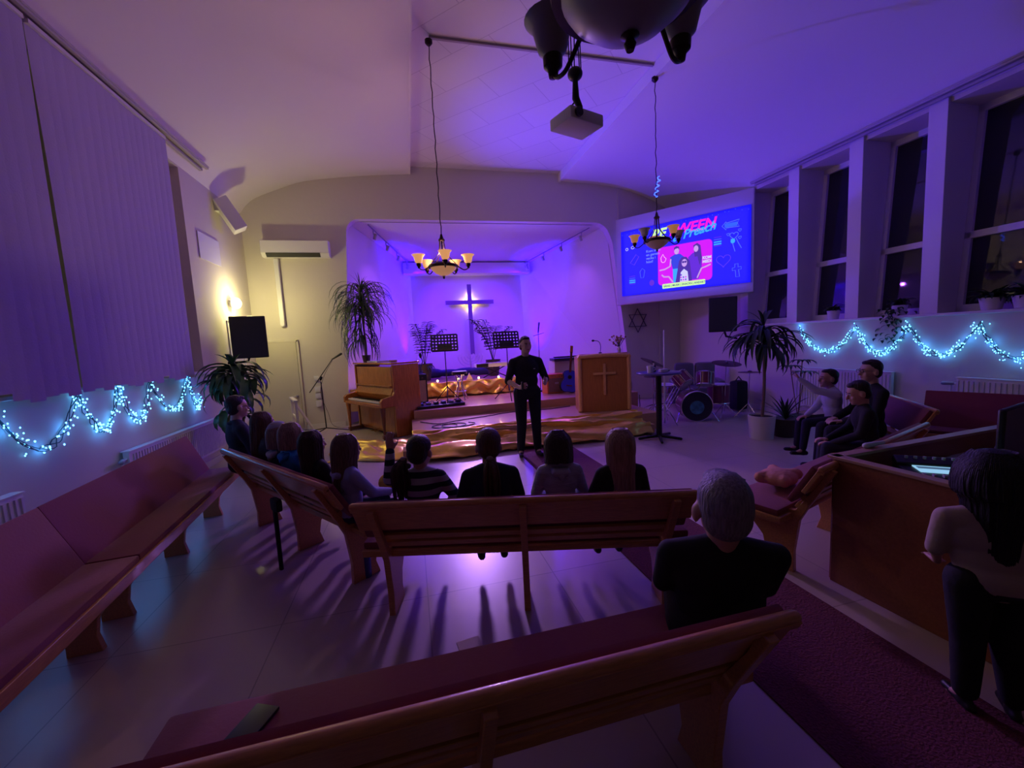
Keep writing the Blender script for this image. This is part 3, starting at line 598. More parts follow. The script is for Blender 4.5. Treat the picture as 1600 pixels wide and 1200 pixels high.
# LED wash lights on the floor of the alcove, shining up the side walls and out to the hall
for i, (lab, x, y, z, tg, c, e, an) in enumerate((('small black blue-beam light at the left rear corner of the stage', .15, 12.05, .82, (-.3, 11.9, 4), (.015, .0, 1), L_BLUE, 42),
        ('small black blue-beam light at the right rear corner of the stage', 3.5, 12.0, .46, (4.2, 11.9, 4), (.015, .0, 1), L_BLUE, 42),
        ('small black violet stage light low behind the podium', 4.5, 10.6, .46, (-.3, 5.0, 6.5), (.95, .52, 1), L_FRONT*.5, 84),
        ('small black violet stage light on the floor beside the left plant', -.85, 10.2, .80, (6.0, 5.6, 6.4), (.05, .015, 1), L_FRONT*7, 62))):
    t = thing('stage_light', lab, 'stage light', (x, y, z)); dd = (V(tg)-V((x, y, z+.13))).normalized(); q = dd.to_track_quat('Z', 'Y').to_euler()
    MB().cyl((0, 0, .13), .06, .14, 18, r2=.07, rot=q).build('lamp_can', black, t); MB().tube([(-.08, 0, .13), (-.08, 0, .01), (.08, 0, .01), (.08, 0, .13)], .008, 6).build('yoke', blackm, t)
    lamp('SPOT', 'beam', tuple(V((0, 0, .13))+dd*.09), c, e, t, .05, tgt=tuple(V((0, 0, .13))+dd*2), ang=an, blend=1)
# bright white lamp seen behind the left chandelier
t = thing('white_spotlight', 'blazing white spotlight at the rear of the stage seen behind the left chandelier', 'spotlight', (1.66, 12.25, 3.78))
MB().cyl((0, .02, .06), .10, .16, 20, r2=.08, rot=Euler((PI/2-.35, 0, 0))).build('housing', pale, t)
MB().ell((-.05, -.09, .03), (.13, .03, .07)).build('lens', mat('white_glow', (1, 1, 1), .4, emit=(1, .97, .9), es=5), t)
lamp('SPOT', 'beam', (0, -.2, 0), (.52, .26, 1), L_LED*12, t, .3, tgt=(-.6, -8.3, -3.8), ang=50, blend=1)
# rear tier draped in gold
TZ = .80
struct(MB().prism([(-1.34, 9.62), (2.6, 9.62), (2.6, 12.58), (.12, 12.58)], .46, TZ-.01, 'Z').build('stage_tier', stagew))
def drape(f, nu, nv, name, label):
    o = MB().grid(f, nu, nv).build(name, gold, None, solid=.004); tag(o, label, 'gold cloth'); return o
def fold(u, v):
    s = u*7; k = math.floor(s); w = s-k
    return .045*math.sin(v*9+abs(w-.5)*9+k)*(.4+v)+.03*math.sin(u*40+v*2)+.02*noise.noise(V((u*22, v*5, 1)))
drape(lambda u, v: (-1.2+3.75*u, 9.60-.03-.05*v+fold(u, v)*.8 if v > .16 else 9.70-.12*v/.16, TZ+.012+.012*math.sin(u*60)-(max(0, v-.16)/.84)*.30-(.02*abs(math.sin(u*9)) if v > .95 else 0)), 150, 24, 'gold_drape', 'gold fabric swagged along the front of the raised rear tier').location = (0, -.03, .0)
def stepcloth(u, v):
    x = -.05+3.95*u; r = .022*math.sin(v*16+math.sin(u*6)*3)+.02*noise.noise(V((u*18, v*6, 3)))+.012*math.sin(v*31-u*14)
    if v < .35: y = 6.55-.12*v/.35; z = .315
    elif v < .6: q = (v-.35)/.25; y = 6.38-.06*q; z = .315-.14*q
    elif v < .8: q = (v-.6)/.2; y = 6.30-.20*q; z = .175
    else: q = (v-.8)/.2; y = 6.09-.12*q; z = .165-.145*q
    cut = .30*max(0, math.sin(u*5+.7))
    y += r*.9-.05*math.sin(u*11)*v; z = max(z+abs(r)*1.3, .012)
    return (x, y, z)
drape(stepcloth, 170, 34, 'gold_runner_cloth', 'rumpled gold fabric running along the front step of the stage')
def heap(u, v):
    x = -1.35+1.5*u; y = 6.15+1.15*v; e = math.sin(PI*u)**.6*math.sin(PI*v)**.6
    return (x+.05*math.sin(v*9), y+.06*math.sin(u*8)+.35*(1-u), .012+e*(.07+.10*abs(math.sin(u*9+v*6+math.sin(v*12)))+.05*noise.noise(V((u*9, v*9, 2)))))
drape(heap, 60, 44, 'gold_cloth_heap', 'heaped gold fabric lying on the floor in front of the piano')
# warm string lights on the tier
t = thing('warm_string_lights', 'string of warm white bulbs lying along the gold tier edge', 'string lights', (-1.1, 9.62, TZ+.03))
wp = [(.24*i, -.04+.03*math.sin(i*1.7), .012+.01*math.sin(i*2.3)) for i in range(16)]
MB().tube(curve_pts(wp, 4), .003, 5).build('wire', wirem, t)
warm = mat('warm_bulb', (1, .6, .3), .4, emit=(1, .55, .22), es=14)
for i, p in enumerate(wp):
    if i % 2: MB().ell((p[0], p[1]-.03, p[2]+.02), (.022, .022, .026), n=10).build('bulb', warm, t); lamp('POINT', 'bulb_light', (p[0], p[1]-.07, p[2]+.05), (1, .55, .2), 1.1, t, .02)
# ---- piano
t = thing('upright_piano', 'honey-brown upright piano standing diagonally left of the stage', 'piano', (-.72, 8.47, 0), -58.5)
# local: keyboard faces -Y ; width along X
W = .76
MB().box((0, .28, .68), (2*W-.06, .50, 1.28)).build('case_body', pianow, t, bev=.008)
for s_ in (-1, 1): MB().box((s_*W, .26, .685), (.045, .56, 1.35)).build('side_panel', pianow, t, bev=.008)
MB().box((0, .26, 1.385), (2*W+.08, .60, .035)).build('top_lid', pianow, t, bev=.01)
MB().box((0, .008, 1.12), (2*W-.12, .03, .40)).build('upper_panel', pianow, t, bev=.006)
MB().box((0, .008, .36), (2*W-.12, .03, .52)).build('lower_panel', pianow, t, bev=.006)
MB().box((0, -.12, .62), (2*W, .34, .07)).build('key_bed', pianow, t, bev=.012)
for s_ in (-1, 1): MB().prism([(-.30, .60), (-.30, .72), (-.26, .76), (-.05, .80), (.02, .92), (.02, .6)], s_*W-.04, s_*W+.04, 'X').build('key_cheek', pianow, t, bev=.01)
MB().prism([(-.02, .72), (-.05, .80), (-.0, .93), (.03, .93), (.03, .72)], -W+.05, W-.05, 'X').build('fallboard', pianow, t, bev=.004)
MB().box((0, -.025, .96), (2*W-.1, .07, .02)).build('music_shelf', pianow, t, bev=.004)
kb = MB().box((0, -.16, .675), (2*W-.14, .17, .025)).build('keyboard', mat('ivory_keys', (.78, .75, .70), .3), t)
m = MB()
for k in range(52):
    if k % 7 not in (2, 6): m.box((-W+.09+(k+1)*(2*W-.16)/52, -.12, .695), (.013, .10, .02))
m.build('black_keys', black, kb)
for s_ in (-1, 1):
    MB().lathe([(0, .0), (.025, .0), (.03, .06), (.022, .1), (.03, .3), (.042, .5), (.05, .56), (.05, .59)], (s_*(W-.04), -.24, 0), 12).build('leg', pianod if s_ > 0 else pianow, t)
    MB().box((s_*(W-.04), -.06, .05), (.08, .42, .07)).build('toe_block', pianod, t, bev=.006)
for k in (-.06, .06): MB().box((k, -.05, .06), (.04, .12, .015)).build('pedal', mat('brass', (.5, .32, .1), .3, metal=.9), t)
tag(MB().box((-.62, 8.80, 1.415), (.30, .45, .022), 30).build('sheet_music', mat('paper', (.6, .6, .6), .8)), 'loose sheets of music lying on top of the piano', 'sheet music')
tag(MB().box((-.32, 8.32, 1.42), (.12, .2, .03), 10, bev=.004).build('hymn_book', mat('tan_book', (.4, .25, .12), .6)), 'small tan book on the right end of the piano top', 'book')
# ---- plants
t = thing('spider_plant', 'tall plant with long drooping narrow leaves standing on the piano', 'plant', (-.88, 9.08, 1.405))
MB().lathe([(0, 0), (.07, 0), (.09, .14), (.085, .14), (.07, .12), (0, .12)], n=20).build('pot', potd, t)
MB().tube(curve_pts([(0, 0, .1), (.01, 0, .4), (-.01, .01, .9), (0, 0, 1.42)]), [.02]*25, 8).build('stem', bark, t)
m = MB(); rr = random.Random(3)
for k in range(190):
    z = rr.uniform(.85, 1.48); az = rr.uniform(0, 360); m.leaf((0, 0, z), az, rr.uniform(.6, 1.05), .036, rise=rr.uniform(.6, 4), droop=rr.uniform(2.4, 3.0), n=9)
for k in range(16): m.leaf((0, 0, 1.45), rr.uniform(0, 360), rr.uniform(.3, .45), .02, rise=6, droop=rr.uniform(.1, 1.1), n=6)
m.build('leaves', leafy, t)
m = MB()
for k in range(80): m.leaf((-.04, -.03, rr.uniform(.4, 1.3)), rr.uniform(150, 330), rr.uniform(.6, .9), .034, rise=.2, droop=2.3, n=8)
m.build('hanging_leaves', leafd, t)
def dracaena(name, label, loc, H, pot, spread, nl, lw, seed, m_=leafm, trunks=1, potr=.2, poth=.36, potmat=potm):
    t = thing(name, label, 'plant', loc); rr = random.Random(seed)
    MB().lathe([(0, 0), (potr*.85, 0), (potr, poth), (potr*.93, poth), (potr*.9, poth*.9), (0, poth*.9)], n=28).build('pot', potmat, t)
    MB().cyl((0, 0, poth*.9), potr*.88, .02, 20).build('soil', soil, t)
    for j in range(trunks):
        ox = rr.uniform(-.04, .04)*trunks; hh = H*(1-.18*j)
        MB().tube(curve_pts([(ox, 0, poth*.8), (ox+.05, .02, poth+(hh-poth)*.4), (ox-.0, 0, hh)]), .022, 8).build('trunk', bark, t)
        m = MB()
        for k in range(nl):
            z = hh-rr.uniform(0, .45)*(hh-poth)*.6; m.leaf((ox, 0, z), rr.uniform(0, 360), spread*rr.uniform(.7, 1.1), lw*rr.uniform(.7, 1.1), rise=rr.uniform(.3, 1.6), droop=rr.uniform(1.7, 2.7), n=8)
        for k in range(6): m.leaf((ox, 0, hh), rr.uniform(0, 360), spread*.5, lw*.7, rise=4, droop=1.0, n=6)
        m.build('foliage', m_, t)
    return t
dracaena('potted_dracaena', 'tall dracaena with long arching leaves in a white pot by the right wall', (5.22, 5.15, 0), 1.72, potm, .75, 60, .085, 5, leafd, 1, .19, .36)
tp = dracaena('corner_plant', 'big leafy plant in the left corner hanging over the blue fairy lights', (-2.50, 6.75, 0), 1.52, potd, .58, 56, .13, 9, leafm, 1, .17, .34, potd)
m = MB(); rr = random.Random(4)
for k in range(46): m.leaf((rr.uniform(-.1, .25), rr.uniform(-.2, .1), rr.uniform(.75, 1.45)), rr.uniform(0, 360), rr.uniform(.3, .55), .12, rise=.3, droop=2.2, n=6)
m.build('lower_foliage', leafm, tp)
t = thing('agave_plant', 'small spiky plant in a dark pot beside the white-potted dracaena', 'plant', (5.62, 5.1, 0))
MB().lathe([(0, 0), (.15, 0), (.18, .28), (.16, .28), (0, .25)], n=20).build('pot', potd, t)
m = MB(); rr = random.Random(8)
for k in range(24): m.leaf((0, 0, .26), k*137.5, rr.uniform(.35, .55), .045, rise=rr.uniform(.3, 4), droop=rr.uniform(.2, 1.1), n=6)
m.build('foliage', leafd, t)
t = thing('slender_plant', 'thin-stemmed houseplant against the radiator behind the boy', 'plant', (6.15, 5.35, 0))
MB().lathe([(0, 0), (.11, 0), (.14, .24), (.12, .24), (0, .22)], n=20).build('pot', potd, t)
m = MB(); mm = MB()
for k in range(3):
    a = k*2.1; mm.tube([(0, 0, .2), (.06*math.cos(a), .06*math.sin(a), .6), (.12*math.cos(a), .12*math.sin(a), .95+.1*k)], .008, 6)
    for j in range(9): m.leaf((.12*math.cos(a), .12*math.sin(a), .93+.1*k), j*41+k*20, .24, .06, rise=.8, droop=1.5, n=5)
mm.build('stems', bark, t); m.build('foliage', leafd, t)
def zz(label, loc, H, seed, n=5):
    t = thing('stage_plant', label, 'plant', loc); rr = random.Random(seed)
    MB().lathe([(0, 0), (.13, 0), (.2, .42), (.18, .42), (.16, .38), (0, .38)], n=24).build('pot', potd, t)
    m = MB(); mm = MB()
    for k in range(n):
        a = rr.uniform(0, 2*PI); sp = rr.uniform(.2, .62); h = H*rr.uniform(.7, 1); pts = curve_pts([(0, 0, .36), (sp*.25*math.cos(a), sp*.25*math.sin(a), .36+h*.45), (sp*.6*math.cos(a), sp*.6*math.sin(a), .36+h*.8), (sp*math.cos(a), sp*math.sin(a), .36+h)], 5)
        mm.tube(pts, .007, 6)
        for i, p in enumerate(pts[4:]):
            for s_ in (-1, 1): m.leaf(p, math.degrees(a)+s_*70+rr.uniform(-25, 25), rr.uniform(.16, .23), .095, rise=.5, droop=.8, n=4)
    for k in range(8): m.leaf((0, 0, .4), rr.uniform(0, 360), .4, .06, rise=.5, droop=2.0, n=6)
    mm.build('stems', leafd, t); m.build('foliage', leafd, t)
zz('branching dark plant in a grey pot behind the left music stand', (.35, 10.6, TZ), 1.15, 21, 6)
zz('branching dark plant behind the right music stand', (2.15, 10.75, TZ), 1.15, 33, 7)
# ---- music stands, mic stands
def music_stand(label, loc, rz):
    t = thing('music_stand', label, 'music stand', loc, rz, 'perforated black music stands')
    m = MB(); E = Euler((-.35, 0, 0)); nx, nz = 8, 5; W_, H_ = .52, .34
    M0 = Matrix.Translation((0, 0, 1.10)) @ E.to_matrix().to_4x4()
    for i in range(nx+1): p = M0@V((-W_/2+W_*i/nx, 0, H_/2)); m.box(p, (.032, .012, H_), E)
    for j in range(nz+1): p = M0@V((0, 0, H_*j/nz)); m.box(p, (W_, .012, .034), E)
    p = M0@V((0, 0, .05)); m.box(p, (.30, .011, .13), E); p = M0@V((0, -.03, 0)); m.box(p, (W_, .06, .012), E)
    m.build('desk', black, t)
    MB().cap((0, .02, .2), .011, (0, .03, 1.2), .009, 8, 2).build('pole', blackm, t)
    for k in range(3): a = k*2*PI/3+.5; MB().cap((0, .02, .36), .009, (.33*math.cos(a), .33*math.sin(a)+.02, .015), .010, 8, 2).build('leg', blackm, t)
music_stand('perforated black music stand on the left part of the stage', (.70, 8.45, .46), -6)
music_stand('perforated black music stand just left of the standing man', (1.98, 8.35, .46), -4)
t = thing('microphone_stand', 'black boom microphone stand between the door and the piano', 'microphone stand', (-1.78, 9.05, 0))
MB().cap((0, 0, .1), .012, (-.02, 0, 1.05), .010, 8, 2).build('pole', blackm, t)
for a in (.0, 2.3, 4.2): MB().cap((0, 0, .09), .011, (.42*math.cos(a), .42*math.sin(a), .012), .010, 8, 2).build('leg', blackm, t)
MB().cap((-.25, 0, .85), .009, (.24, -.02, 1.50), .008, 8, 2).cap((-.02, 0, 1.1), .022, (0, 0, 1.14), .022).build('boom', blackm, t)
MB().cap((.24, -.02, 1.5), .014, (.42, -.04, 1.60), .024, 10, 3).build('microphone', black, t)
MB().tube(curve_pts([(.24, -.02, 1.48), (.05, -.05, 1.15), (-.05, .05, .8), (.05, .05, .4), (.15, 0, .12), (.5, .1, .012)]), .004, 5).build('cable', black, t)
t = thing('thin_microphone_stand', 'thin microphone stand behind the right shoulder of the standing man', 'microphone stand', (2.98, 9.3, .46))
MB().cap((0, 0, .05), .009, (0, 0, 1.5), .007, 8, 2).cap((-.12, 0, 1.32), .007, (.14, 0, 1.38), .007, 8, 2).build('pole', blackm, t); MB().cap((0, 0, 1.4), .016, (.03, 0, 1.62), .02, 8, 2).build('microphone', black, t)
MB().cyl((0, 0, .015), .13, .03, 20).build('base', blackm, t)
# ---- stool, keyboard, menorah, amps, guitar
t = thing('chrome_stool', 'chrome-legged round black stool beside the left music stand', 'stool', (1.02, 8.9, .46))
MB().cyl((0, 0, .60), .17, .07, 24).build('seat', black, t, bev=.015)
for k in range(4): a = k*PI/2+.4; MB().tube(curve_pts([(.10*math.cos(a), .10*math.sin(a), .56), (.06*math.cos(a), .06*math.sin(a), .34), (.17*math.cos(a), .17*math.sin(a), .01)]), .012, 8).build('leg', chrome, t)
MB().tube([(.13*math.cos(a*PI/8), .13*math.sin(a*PI/8), .2) for a in range(16)], .008, 6, True).build('foot_ring', chrome, t)
t = thing('digital_keyboard', 'white and black digital keyboard on a stand behind the right music stand', 'keyboard', (2.02, 9.95, TZ), 3)
MB().box((0, 0, .33), (.98, .28, .09), bev=.01).build('body', pale, t); MB().box((-.34, -.145, .33), (.29, .012, .085)).build('end_block', black, t, label='black left end block')
MB().box((.05, -.06, .378), (.85, .14, .012)).build('keys', mat('ivory_keys', (.7, .7, .7), .3), t)
for s_ in (-1, 1): MB().cap((s_*.3, 0, .3), .014, (-s_*.3, 0, .02), .014, 8, 2).build('leg', blackm, t)
t = thing('menorah', 'pale nine-branched candelabrum at the foot of the wall cross', 'candelabrum', (1.72, 11.95, TZ))
m = MB().cap((0, 0, .0), .03, (0, 0, .55), .012, 8, 2); mb2 = MB()
for k in range(5):
    r = .09*k
    if r: m.tube([(r*math.cos(a*PI/10), 0, .50-r*.9*math.sin(a*PI/10)) for a in range(11)], .009, 6)
    for s_ in (-1, 1): mb2.cyl((s_*r, 0, .54), .018, .07, 10)
m.build('branches', mat('silvery', (.6, .58, .65), .35, metal=.6), t); mb2.build('candle_cups', pale, t)
def amp(name, label, loc, rz, w, d, h, m_, cloth, badge=None):
    t = thing(name, label, 'amplifier', loc, rz)
    MB().box((0, 0, h/2), (w, d, h), bev=.015).build('cabinet', m_, t); MB().box((0, -d/2-.004, h*.43), (w-.07, .012, h*.72)).build('speaker_cloth', cloth, t)
    m = MB()
    for k in range(5): m.cyl((-w*.3+k*w*.15, -d/2-.008, h*.88), .012, .02, 10, rot=Euler((PI/2, 0, 0)))
    m.build('knobs', chrome, t)
    if badge: MB().tube([(-.035+.04*0, -d/2-.014, h*.5), (.045, -d/2-.014, h*.5), (.045, -d/2-.014, h*.56), (-.035, -d/2-.014, h*.56)], .006, 6, True).build('badge', pale, t)
amp('orange_amplifier', 'orange guitar amplifier behind the standing man', (3.15, 8.85, .46), 8, .46, .28, .44, mat('orange_tolex', (.75, .20, .03), .55), mat('amp_cloth_brown', (.30, .17, .10), .8), True)
amp('silver_amplifier', 'dark amplifier with a shiny silver grille right of the piano', (.05, 9.0, .46), 10, .5, .3, .62, black, mat('silver_cloth', (.45, .36, .25), .4, metal=.5, bump=.5, bscale=30))
tag(MB().box((.02, 9.0, 1.11), (.42, .2, .03), 10).build('blue_folder', mat('blue_folder', (.03, .05, .25), .6)), 'blue folder on top of the silver-grilled amplifier', 'folder')
t = thing('table_lamp_figure', 'black microphone hanging over the silver-grilled amplifier', 'microphone', (.2, 9.0, 1.125)); t.name = 'desk_microphone'
MB().tube([(0, 0, 0), (.02, 0, .12), (.06, 0, .22), (.03, 0, .32)], .012, 8).build('neck', black, t); MB().ell((.02, 0, .35), (.035, .035, .06)).build('head', black, t); MB().cyl((0, 0, .01), .05, .02).build('base', black, t)
t = thing('acoustic_guitar', 'blue-lit acoustic guitar leaning on its stand left of the podium', 'guitar', (3.38, 8.55, .46), -8); t.rotation_euler = (-.16, .14, -.15)
def gbody(s): return [(s*x, s*z) for x, z in [(.0, .03), (.10, .02), (.17, .07), (.195, .16), (.17, .25), (.125, .31), (.13, .38), (.145, .44), (.11, .5), (.03, .52), (-.03, .52), (-.11, .5), (-.145, .44), (-.13, .38), (-.125, .31), (-.17, .25), (-.195, .16), (-.17, .07), (-.10, .02)]]
MB().prism([(p.x, p.y) for p in curve_pts([(x, z, 0) for x, z in gbody(1)], 3)], -.05, .05, 'Y').build('body', black, t, bev=.008)
MB().prism([(p.x, p.y+.012) for p in curve_pts([(x*.93, z*.95, 0) for x, z in gbody(1)], 3)], -.056, -.050, 'Y').build('soundboard', mat('blue_lit_soundboard', (.04, .06, .55), .25, coat=.6), t)  # blue stage light reflected on the soundboard is put into its base colour
MB().cyl((0, -.058, .36), .045, .006, 20, rot=Euler((PI/2, 0, 0))).build('sound_hole', black, t)
MB().box((0, -.06, .70), (.05, .02, .46)).build('neck', pianod, t); MB().box((0, -.055, .99), (.065, .018, .16)).build('headstock', pianow, t, bev=.005); MB().box((0, -.062, .17), (.13, .012, .025)).build('bridge', pianod, t)
for s_ in (-1, 1): MB().cap((s_*.1, .05, .3), .009, (s_*.16, .18, .0), .010, 8, 2).build('stand_leg', blackm, t)
tag(MB().box((3.72, 9.35, .81), (.85, .45, .70), bev=.01).build('white_cabinet', mat('cream_cabinet', (.66, .58, .50), .6)), 'pale cabinet on the stage behind the blue-lit guitar and the podium', 'cabinet')
t = thing('electric_piano', 'slim dark stage piano lying on the pale cabinet behind the podium', 'keyboard', (3.82, 9.2, 1.16), 3)
MB().box((0, 0, .04), (1.15, .3, .06), bev=.008).build('body', mat('dark_violet_plastic', (.04, .03, .08), .4), t); MB().box((0, .1, .085), (.95, .08, .03)).build('control_panel', black, t)
# ---- podium
t = thing('podium', 'wooden podium with a raised pale cross at the right of the stage', 'podium', (3.47, 6.95, .30), -14)
def rr_(w, h, r, z0=0): return [(-w/2, z0), (-w/2, h-r)]+[(-w/2+r-r*math.cos(a*PI/8), h-r+r*math.sin(a*PI/8)) for a in range(1, 5)]+[(w/2-r+r*math.sin(a*PI/8), h-r+r*math.cos(a*PI/8)) for a in range(0, 4)]+[(w/2, h-r), (w/2, z0)]
MB().prism(rr_(.98, 1.08, .09), -.03, .03, 'Y').build('front_board', podw, t, bev=.006)
MB().tube(curve_pts([(x, -.035, z) for x, z in [(-.455, .02), (-.455, .93), (-.40, 1.03), (.40, 1.03), (.455, .93), (.455, .02)]], 8), .038, 8).build('frame', podl, t)
for s_ in (-1, 1): MB().box((s_*.46, .22, .52), (.035, .40, 1.02)).build('side_board', podw, t)
MB().box((0, .22, 1.04), (.9, .42, .03), Euler((-.12, 0, 0))).build('top', podl, t)
cr = MB().box((0, -.045, .60), (.045, .025, .58)).build('cross_upright', podl, t, bev=.004, label='pale raised cross upright'); MB().box((0, -.047, .71), (.42, .025, .042)).build('cross_bar', podl, t, bev=.004, label='pale raised cross bar')
t = thing('podium_microphone', 'slim gooseneck microphone arching above the podium', 'microphone', (3.48, 7.1, 1.42))
MB().tube(curve_pts([(0, 0, -.05), (.01, 0, .1), (-.03, 0, .18), (-.12, 0, .20)]), .006, 6).build('neck', black, t); MB().ell((-.14, 0, .20), (.028, .02, .02)).build('head', black, t); MB().cyl((0, 0, -.04), .03, .03).build('base', black, t)
t = thing('flower_bouquet', 'small bunch of faded flowers in a slim vase on the podium', 'flowers', (3.82, 7.0, 1.37))
MB().lathe([(0, -.02), (.03, -.02), (.035, .06), (.018, .10), (.022, .12), (0, .12)], n=14).build('vase', mat('vase_glass', (.5, .4, .5), .2), t)
m = MB(); rr = random.Random(2); q = MB()
for k in range(26): p = V((rr.gauss(0, .05), rr.gauss(0, .05), .27+rr.gauss(0, .055))); m.ell(p, (.02, .02, .018), n=7); q.tube([(0, 0, .1), p], .003, 4)
m.build('blossoms', mat('faded_blossom', (.40, .20, .12), .8, var=.5, bscale=20), t); q.build('stems', leafd, t)
# ---- cables and pedals on the stage
m = MB(); rr = random.Random(6)
def cable(name, label, pts, c=black): tag(MB().tube(curve_pts(pts, 8), .008, 6).build(name, c), label, 'cable')
cable('stage_cable', 'black cable snaking along the lower stage floor', [(.1, 7.55, .31), (.4, 7.2, .31), (.8, 7.35, .31), (1.3, 7.5, .31), (1.9, 7.7, .31), (2.6, 7.65, .31), (3.1, 7.75, .31)])
cable('cable_coil', 'black cable coiled on the lower stage floor by the piano', [(.45+.25*math.cos(a*.8)+.02*a, 6.95+.16*math.sin(a*.8), .31) for a in range(18)])
cable('floor_cable', 'dark cable running along the wall base right of the podium', [(4.35, 7.2, .5), (4.6, 7.6, .25), (5.0, 8.2, .012), (5.6, 8.6, .012), (6.3, 8.4, .012)])
t = thing('effects_pedalboard', 'dark jumble of pedals and leads in front of the gold drape at left', 'pedalboard', (.52, 8.22, .46), 8)
MB().box((0, 0, .03), (.95, .30, .05), bev=.01).build('board', black, t)
for k in range(6): MB().box((-.38+k*.15, .02*(k % 2), .08), (.09, .13, .05), bev=.008).build('pedal', mat('pedal_%d' % (k % 3), [(.05, .06, .25), (.25, .24, .3), (.03, .03, .05)][k % 3], .4), t)
m = MB()
for k in range(5): m.tube(curve_pts([(-.4+k*.17, 0, .1), (-.35+k*.17, -.08, .14), (-.28+k*.17, .05, .12)], 5), .007, 5)
m.build('patch_leads', black, t)
m = MB()
for k in range(5): m.ell((-.3+k*.5+.3, 11.4+.08*math.sin(k*3), TZ+.10), (.42, .16, .12+.03*math.sin(k*2)), n=14)
tag(m.organic('dark_fabric_pile', mat('dark_blue_fabric', (.03, .03, .10), .8, bump=.4, bscale=8), None, .03, 3), 'long pile of dark blue fabric along the rear tier behind the stools', 'fabric')
t = thing('small_tent_ornament', 'small pale triangular ornament standing on the gold tier', 'ornament', (1.35, 9.75, TZ))
MB().prism([(-.09, 0), (.09, 0), (0, .18)], -.03, .03, 'Y').build('triangle_block', mat('pale_pink_block', (.7, .5, .45), .5), t, bev=.004)
# ---- white hand rail before the utility door
t = thing('wooden_handrail', 'cream wooden railing frame beside the utility door', 'railing', (-2.32, 8.95, 0), 20)
cr_ = mat('cream_frame', (.66, .61, .48), .6)
MB().box((0, -.35, .36), (.05, .05, .72)).build('post', cr_, t, bev=.004); MB().box((0, .35, .36), (.05, .05, .72)).build('post', cr_, t, bev=.004)
MB().box((0, 0, .74), (.07, .80, .045)).build('top_rail', cr_, t, bev=.006); MB().box((0, 0, .40), (.035, .66, .05)).build('mid_rail', cr_, t, bev=.004)
MB().cap((0.02, .36, .70), .03, (.35, .36, .03), .03, 6, 1).build('brace', cr_, t)
# ---- right hand stuff
t = thing('high_table', 'tall round bar table with a black column and five-toed foot', 'table', (3.82, 5.75, 0), 10)
MB().cyl((0, 0, 1.07), .34, .03, 40).build('table_top', mat('violet_table_top', (.10, .08, .30), .3), t, bev=.005)
MB().cyl((0, 0, .555), .045, 1.02, 16).build('column', blackm, t)
for k in range(5): a = k*2*PI/5+.3; MB().cap((0, 0, .055), .028, (.33*math.cos(a), .33*math.sin(a), .025), .022, 8, 3).build('foot', blackm, t)
t = thing('mug', 'white mug standing on the left side of the high table', 'mug', (3.64, 5.70, 1.087))
MB().lathe([(0, 0), (.045, 0), (.055, .11), (.05, .11), (.042, .01), (0, .01)], n=20).build('cup', potm, t); MB().tube([(.05, 0, .09), (.085, 0, .08), (.085, 0, .04), (.048, 0, .03)], .008, 6).build('handle', potm, t)
tag(MB().box((3.84, 5.65, 1.112), (.13, .07, .05), bev=.006).build('tissue_box', potm), 'small white box in the middle of the high table', 'box')
t = thing('candle_holder', 'small dark candle holder behind the white box on the high table', 'candle', (3.80, 5.85, 1.087))
MB().lathe([(0, 0), (.04, 0), (.03, .03), (.035, .1), (.03, .1), (0, .08)], n=14).build('holder', black, t); MB().cyl((0, 0, .11), .012, .05).build('candle', pale, t)
tag(MB().box((3.98, 5.77, 1.095), (.10, .05, .018), 20, bev=.004).build('black_case', black), 'flat black case on the right half of the high table', 'case')
tag(MB().box((4.03, 5.63, 1.089), (.16, .09, .004), -15).build('leaflet', potm), 'white leaflet lying near the right rim of the high table', 'paper')
t = thing('light_stand', 'slim white tripod pole standing behind the high table', 'tripod', (4.56, 6.68, 0))
MB().cap((0, 0, .03), .018, (0, 0, 1.74), .014, 8, 2).build('pole', pale, t)
for k in range(3): a = k*2.1+.8; MB().cap((0, 0, .38), .009, (.28*math.cos(a), .28*math.sin(a), .012), .010, 8, 2).build('leg', chrome, t)
# drum kit
t = thing('drum_kit', 'dark red drum kit with a round blue sheet on the bass drum', 'drum kit', (5.25, 6.75, 0), -22)
drm = mat('red_sparkle_shell', (.16, .02, .06), .3, coat=.6); hd = mat('black_drum_head', (.012, .012, .03), .35); hw = mat('white_drum_head', (.6, .6, .62), .5)
def drum(name, c, r, h, rot, head, mt=drm):
    c = V(c); o = MB().cyl(c, r, h, 36, rot=rot).build(name, mt, t); M = rot.to_matrix()
    for s_ in (-1, 1):
        q = c+M@V((0, 0, s_*h/2)); MB().tube([q+M@V((r*math.cos(a*PI/18), r*math.sin(a*PI/18), 0)) for a in range(36)], .012, 6, True).build('hoop', chrome, o)
        MB().cyl(q+M@V((0, 0, s_*.004)), r*.98, .006, 36, rot=rot).build('drum_head', head, o)
    m = MB()
    for k in range(8): a = k*PI/4; q = M@V(((r+.012)*math.cos(a), (r+.012)*math.sin(a), 0)); z = M@V((0, 0, h*.45)); m.cap(c+q-z, .006, c+q+z, .006, 6, 1)
    m.build('lugs', chrome, o); return o
Y90 = Euler((PI/2, 0, 0))
bd = drum('bass_drum', (0, 0, .29), .285, .38, Y90, hd)
MB().lathe([(0, 0), (.13, 0), (.13, .002)], (0, -.198, .27), 24, rot=Y90).cyl((.0, -.203, .26), .115, .004, 24, rot=Y90).build('blue_sheet', mat('teal_patch', (.05, .22, .30), .6, var=.5, bscale=9), bd, label='round teal sheet on the bass drum')
drum('rack_tom', (-.20, .05, .78), .155, .25, Euler((-.55, -.6, 0)), hw)
drum('rack_tom', (.22, .05, .78), .155, .24, Euler((-.3, .12, 0)), hw)
drum('floor_tom', (.56, .35, .45), .20, .36, Euler((0, 0, 0)), hw)
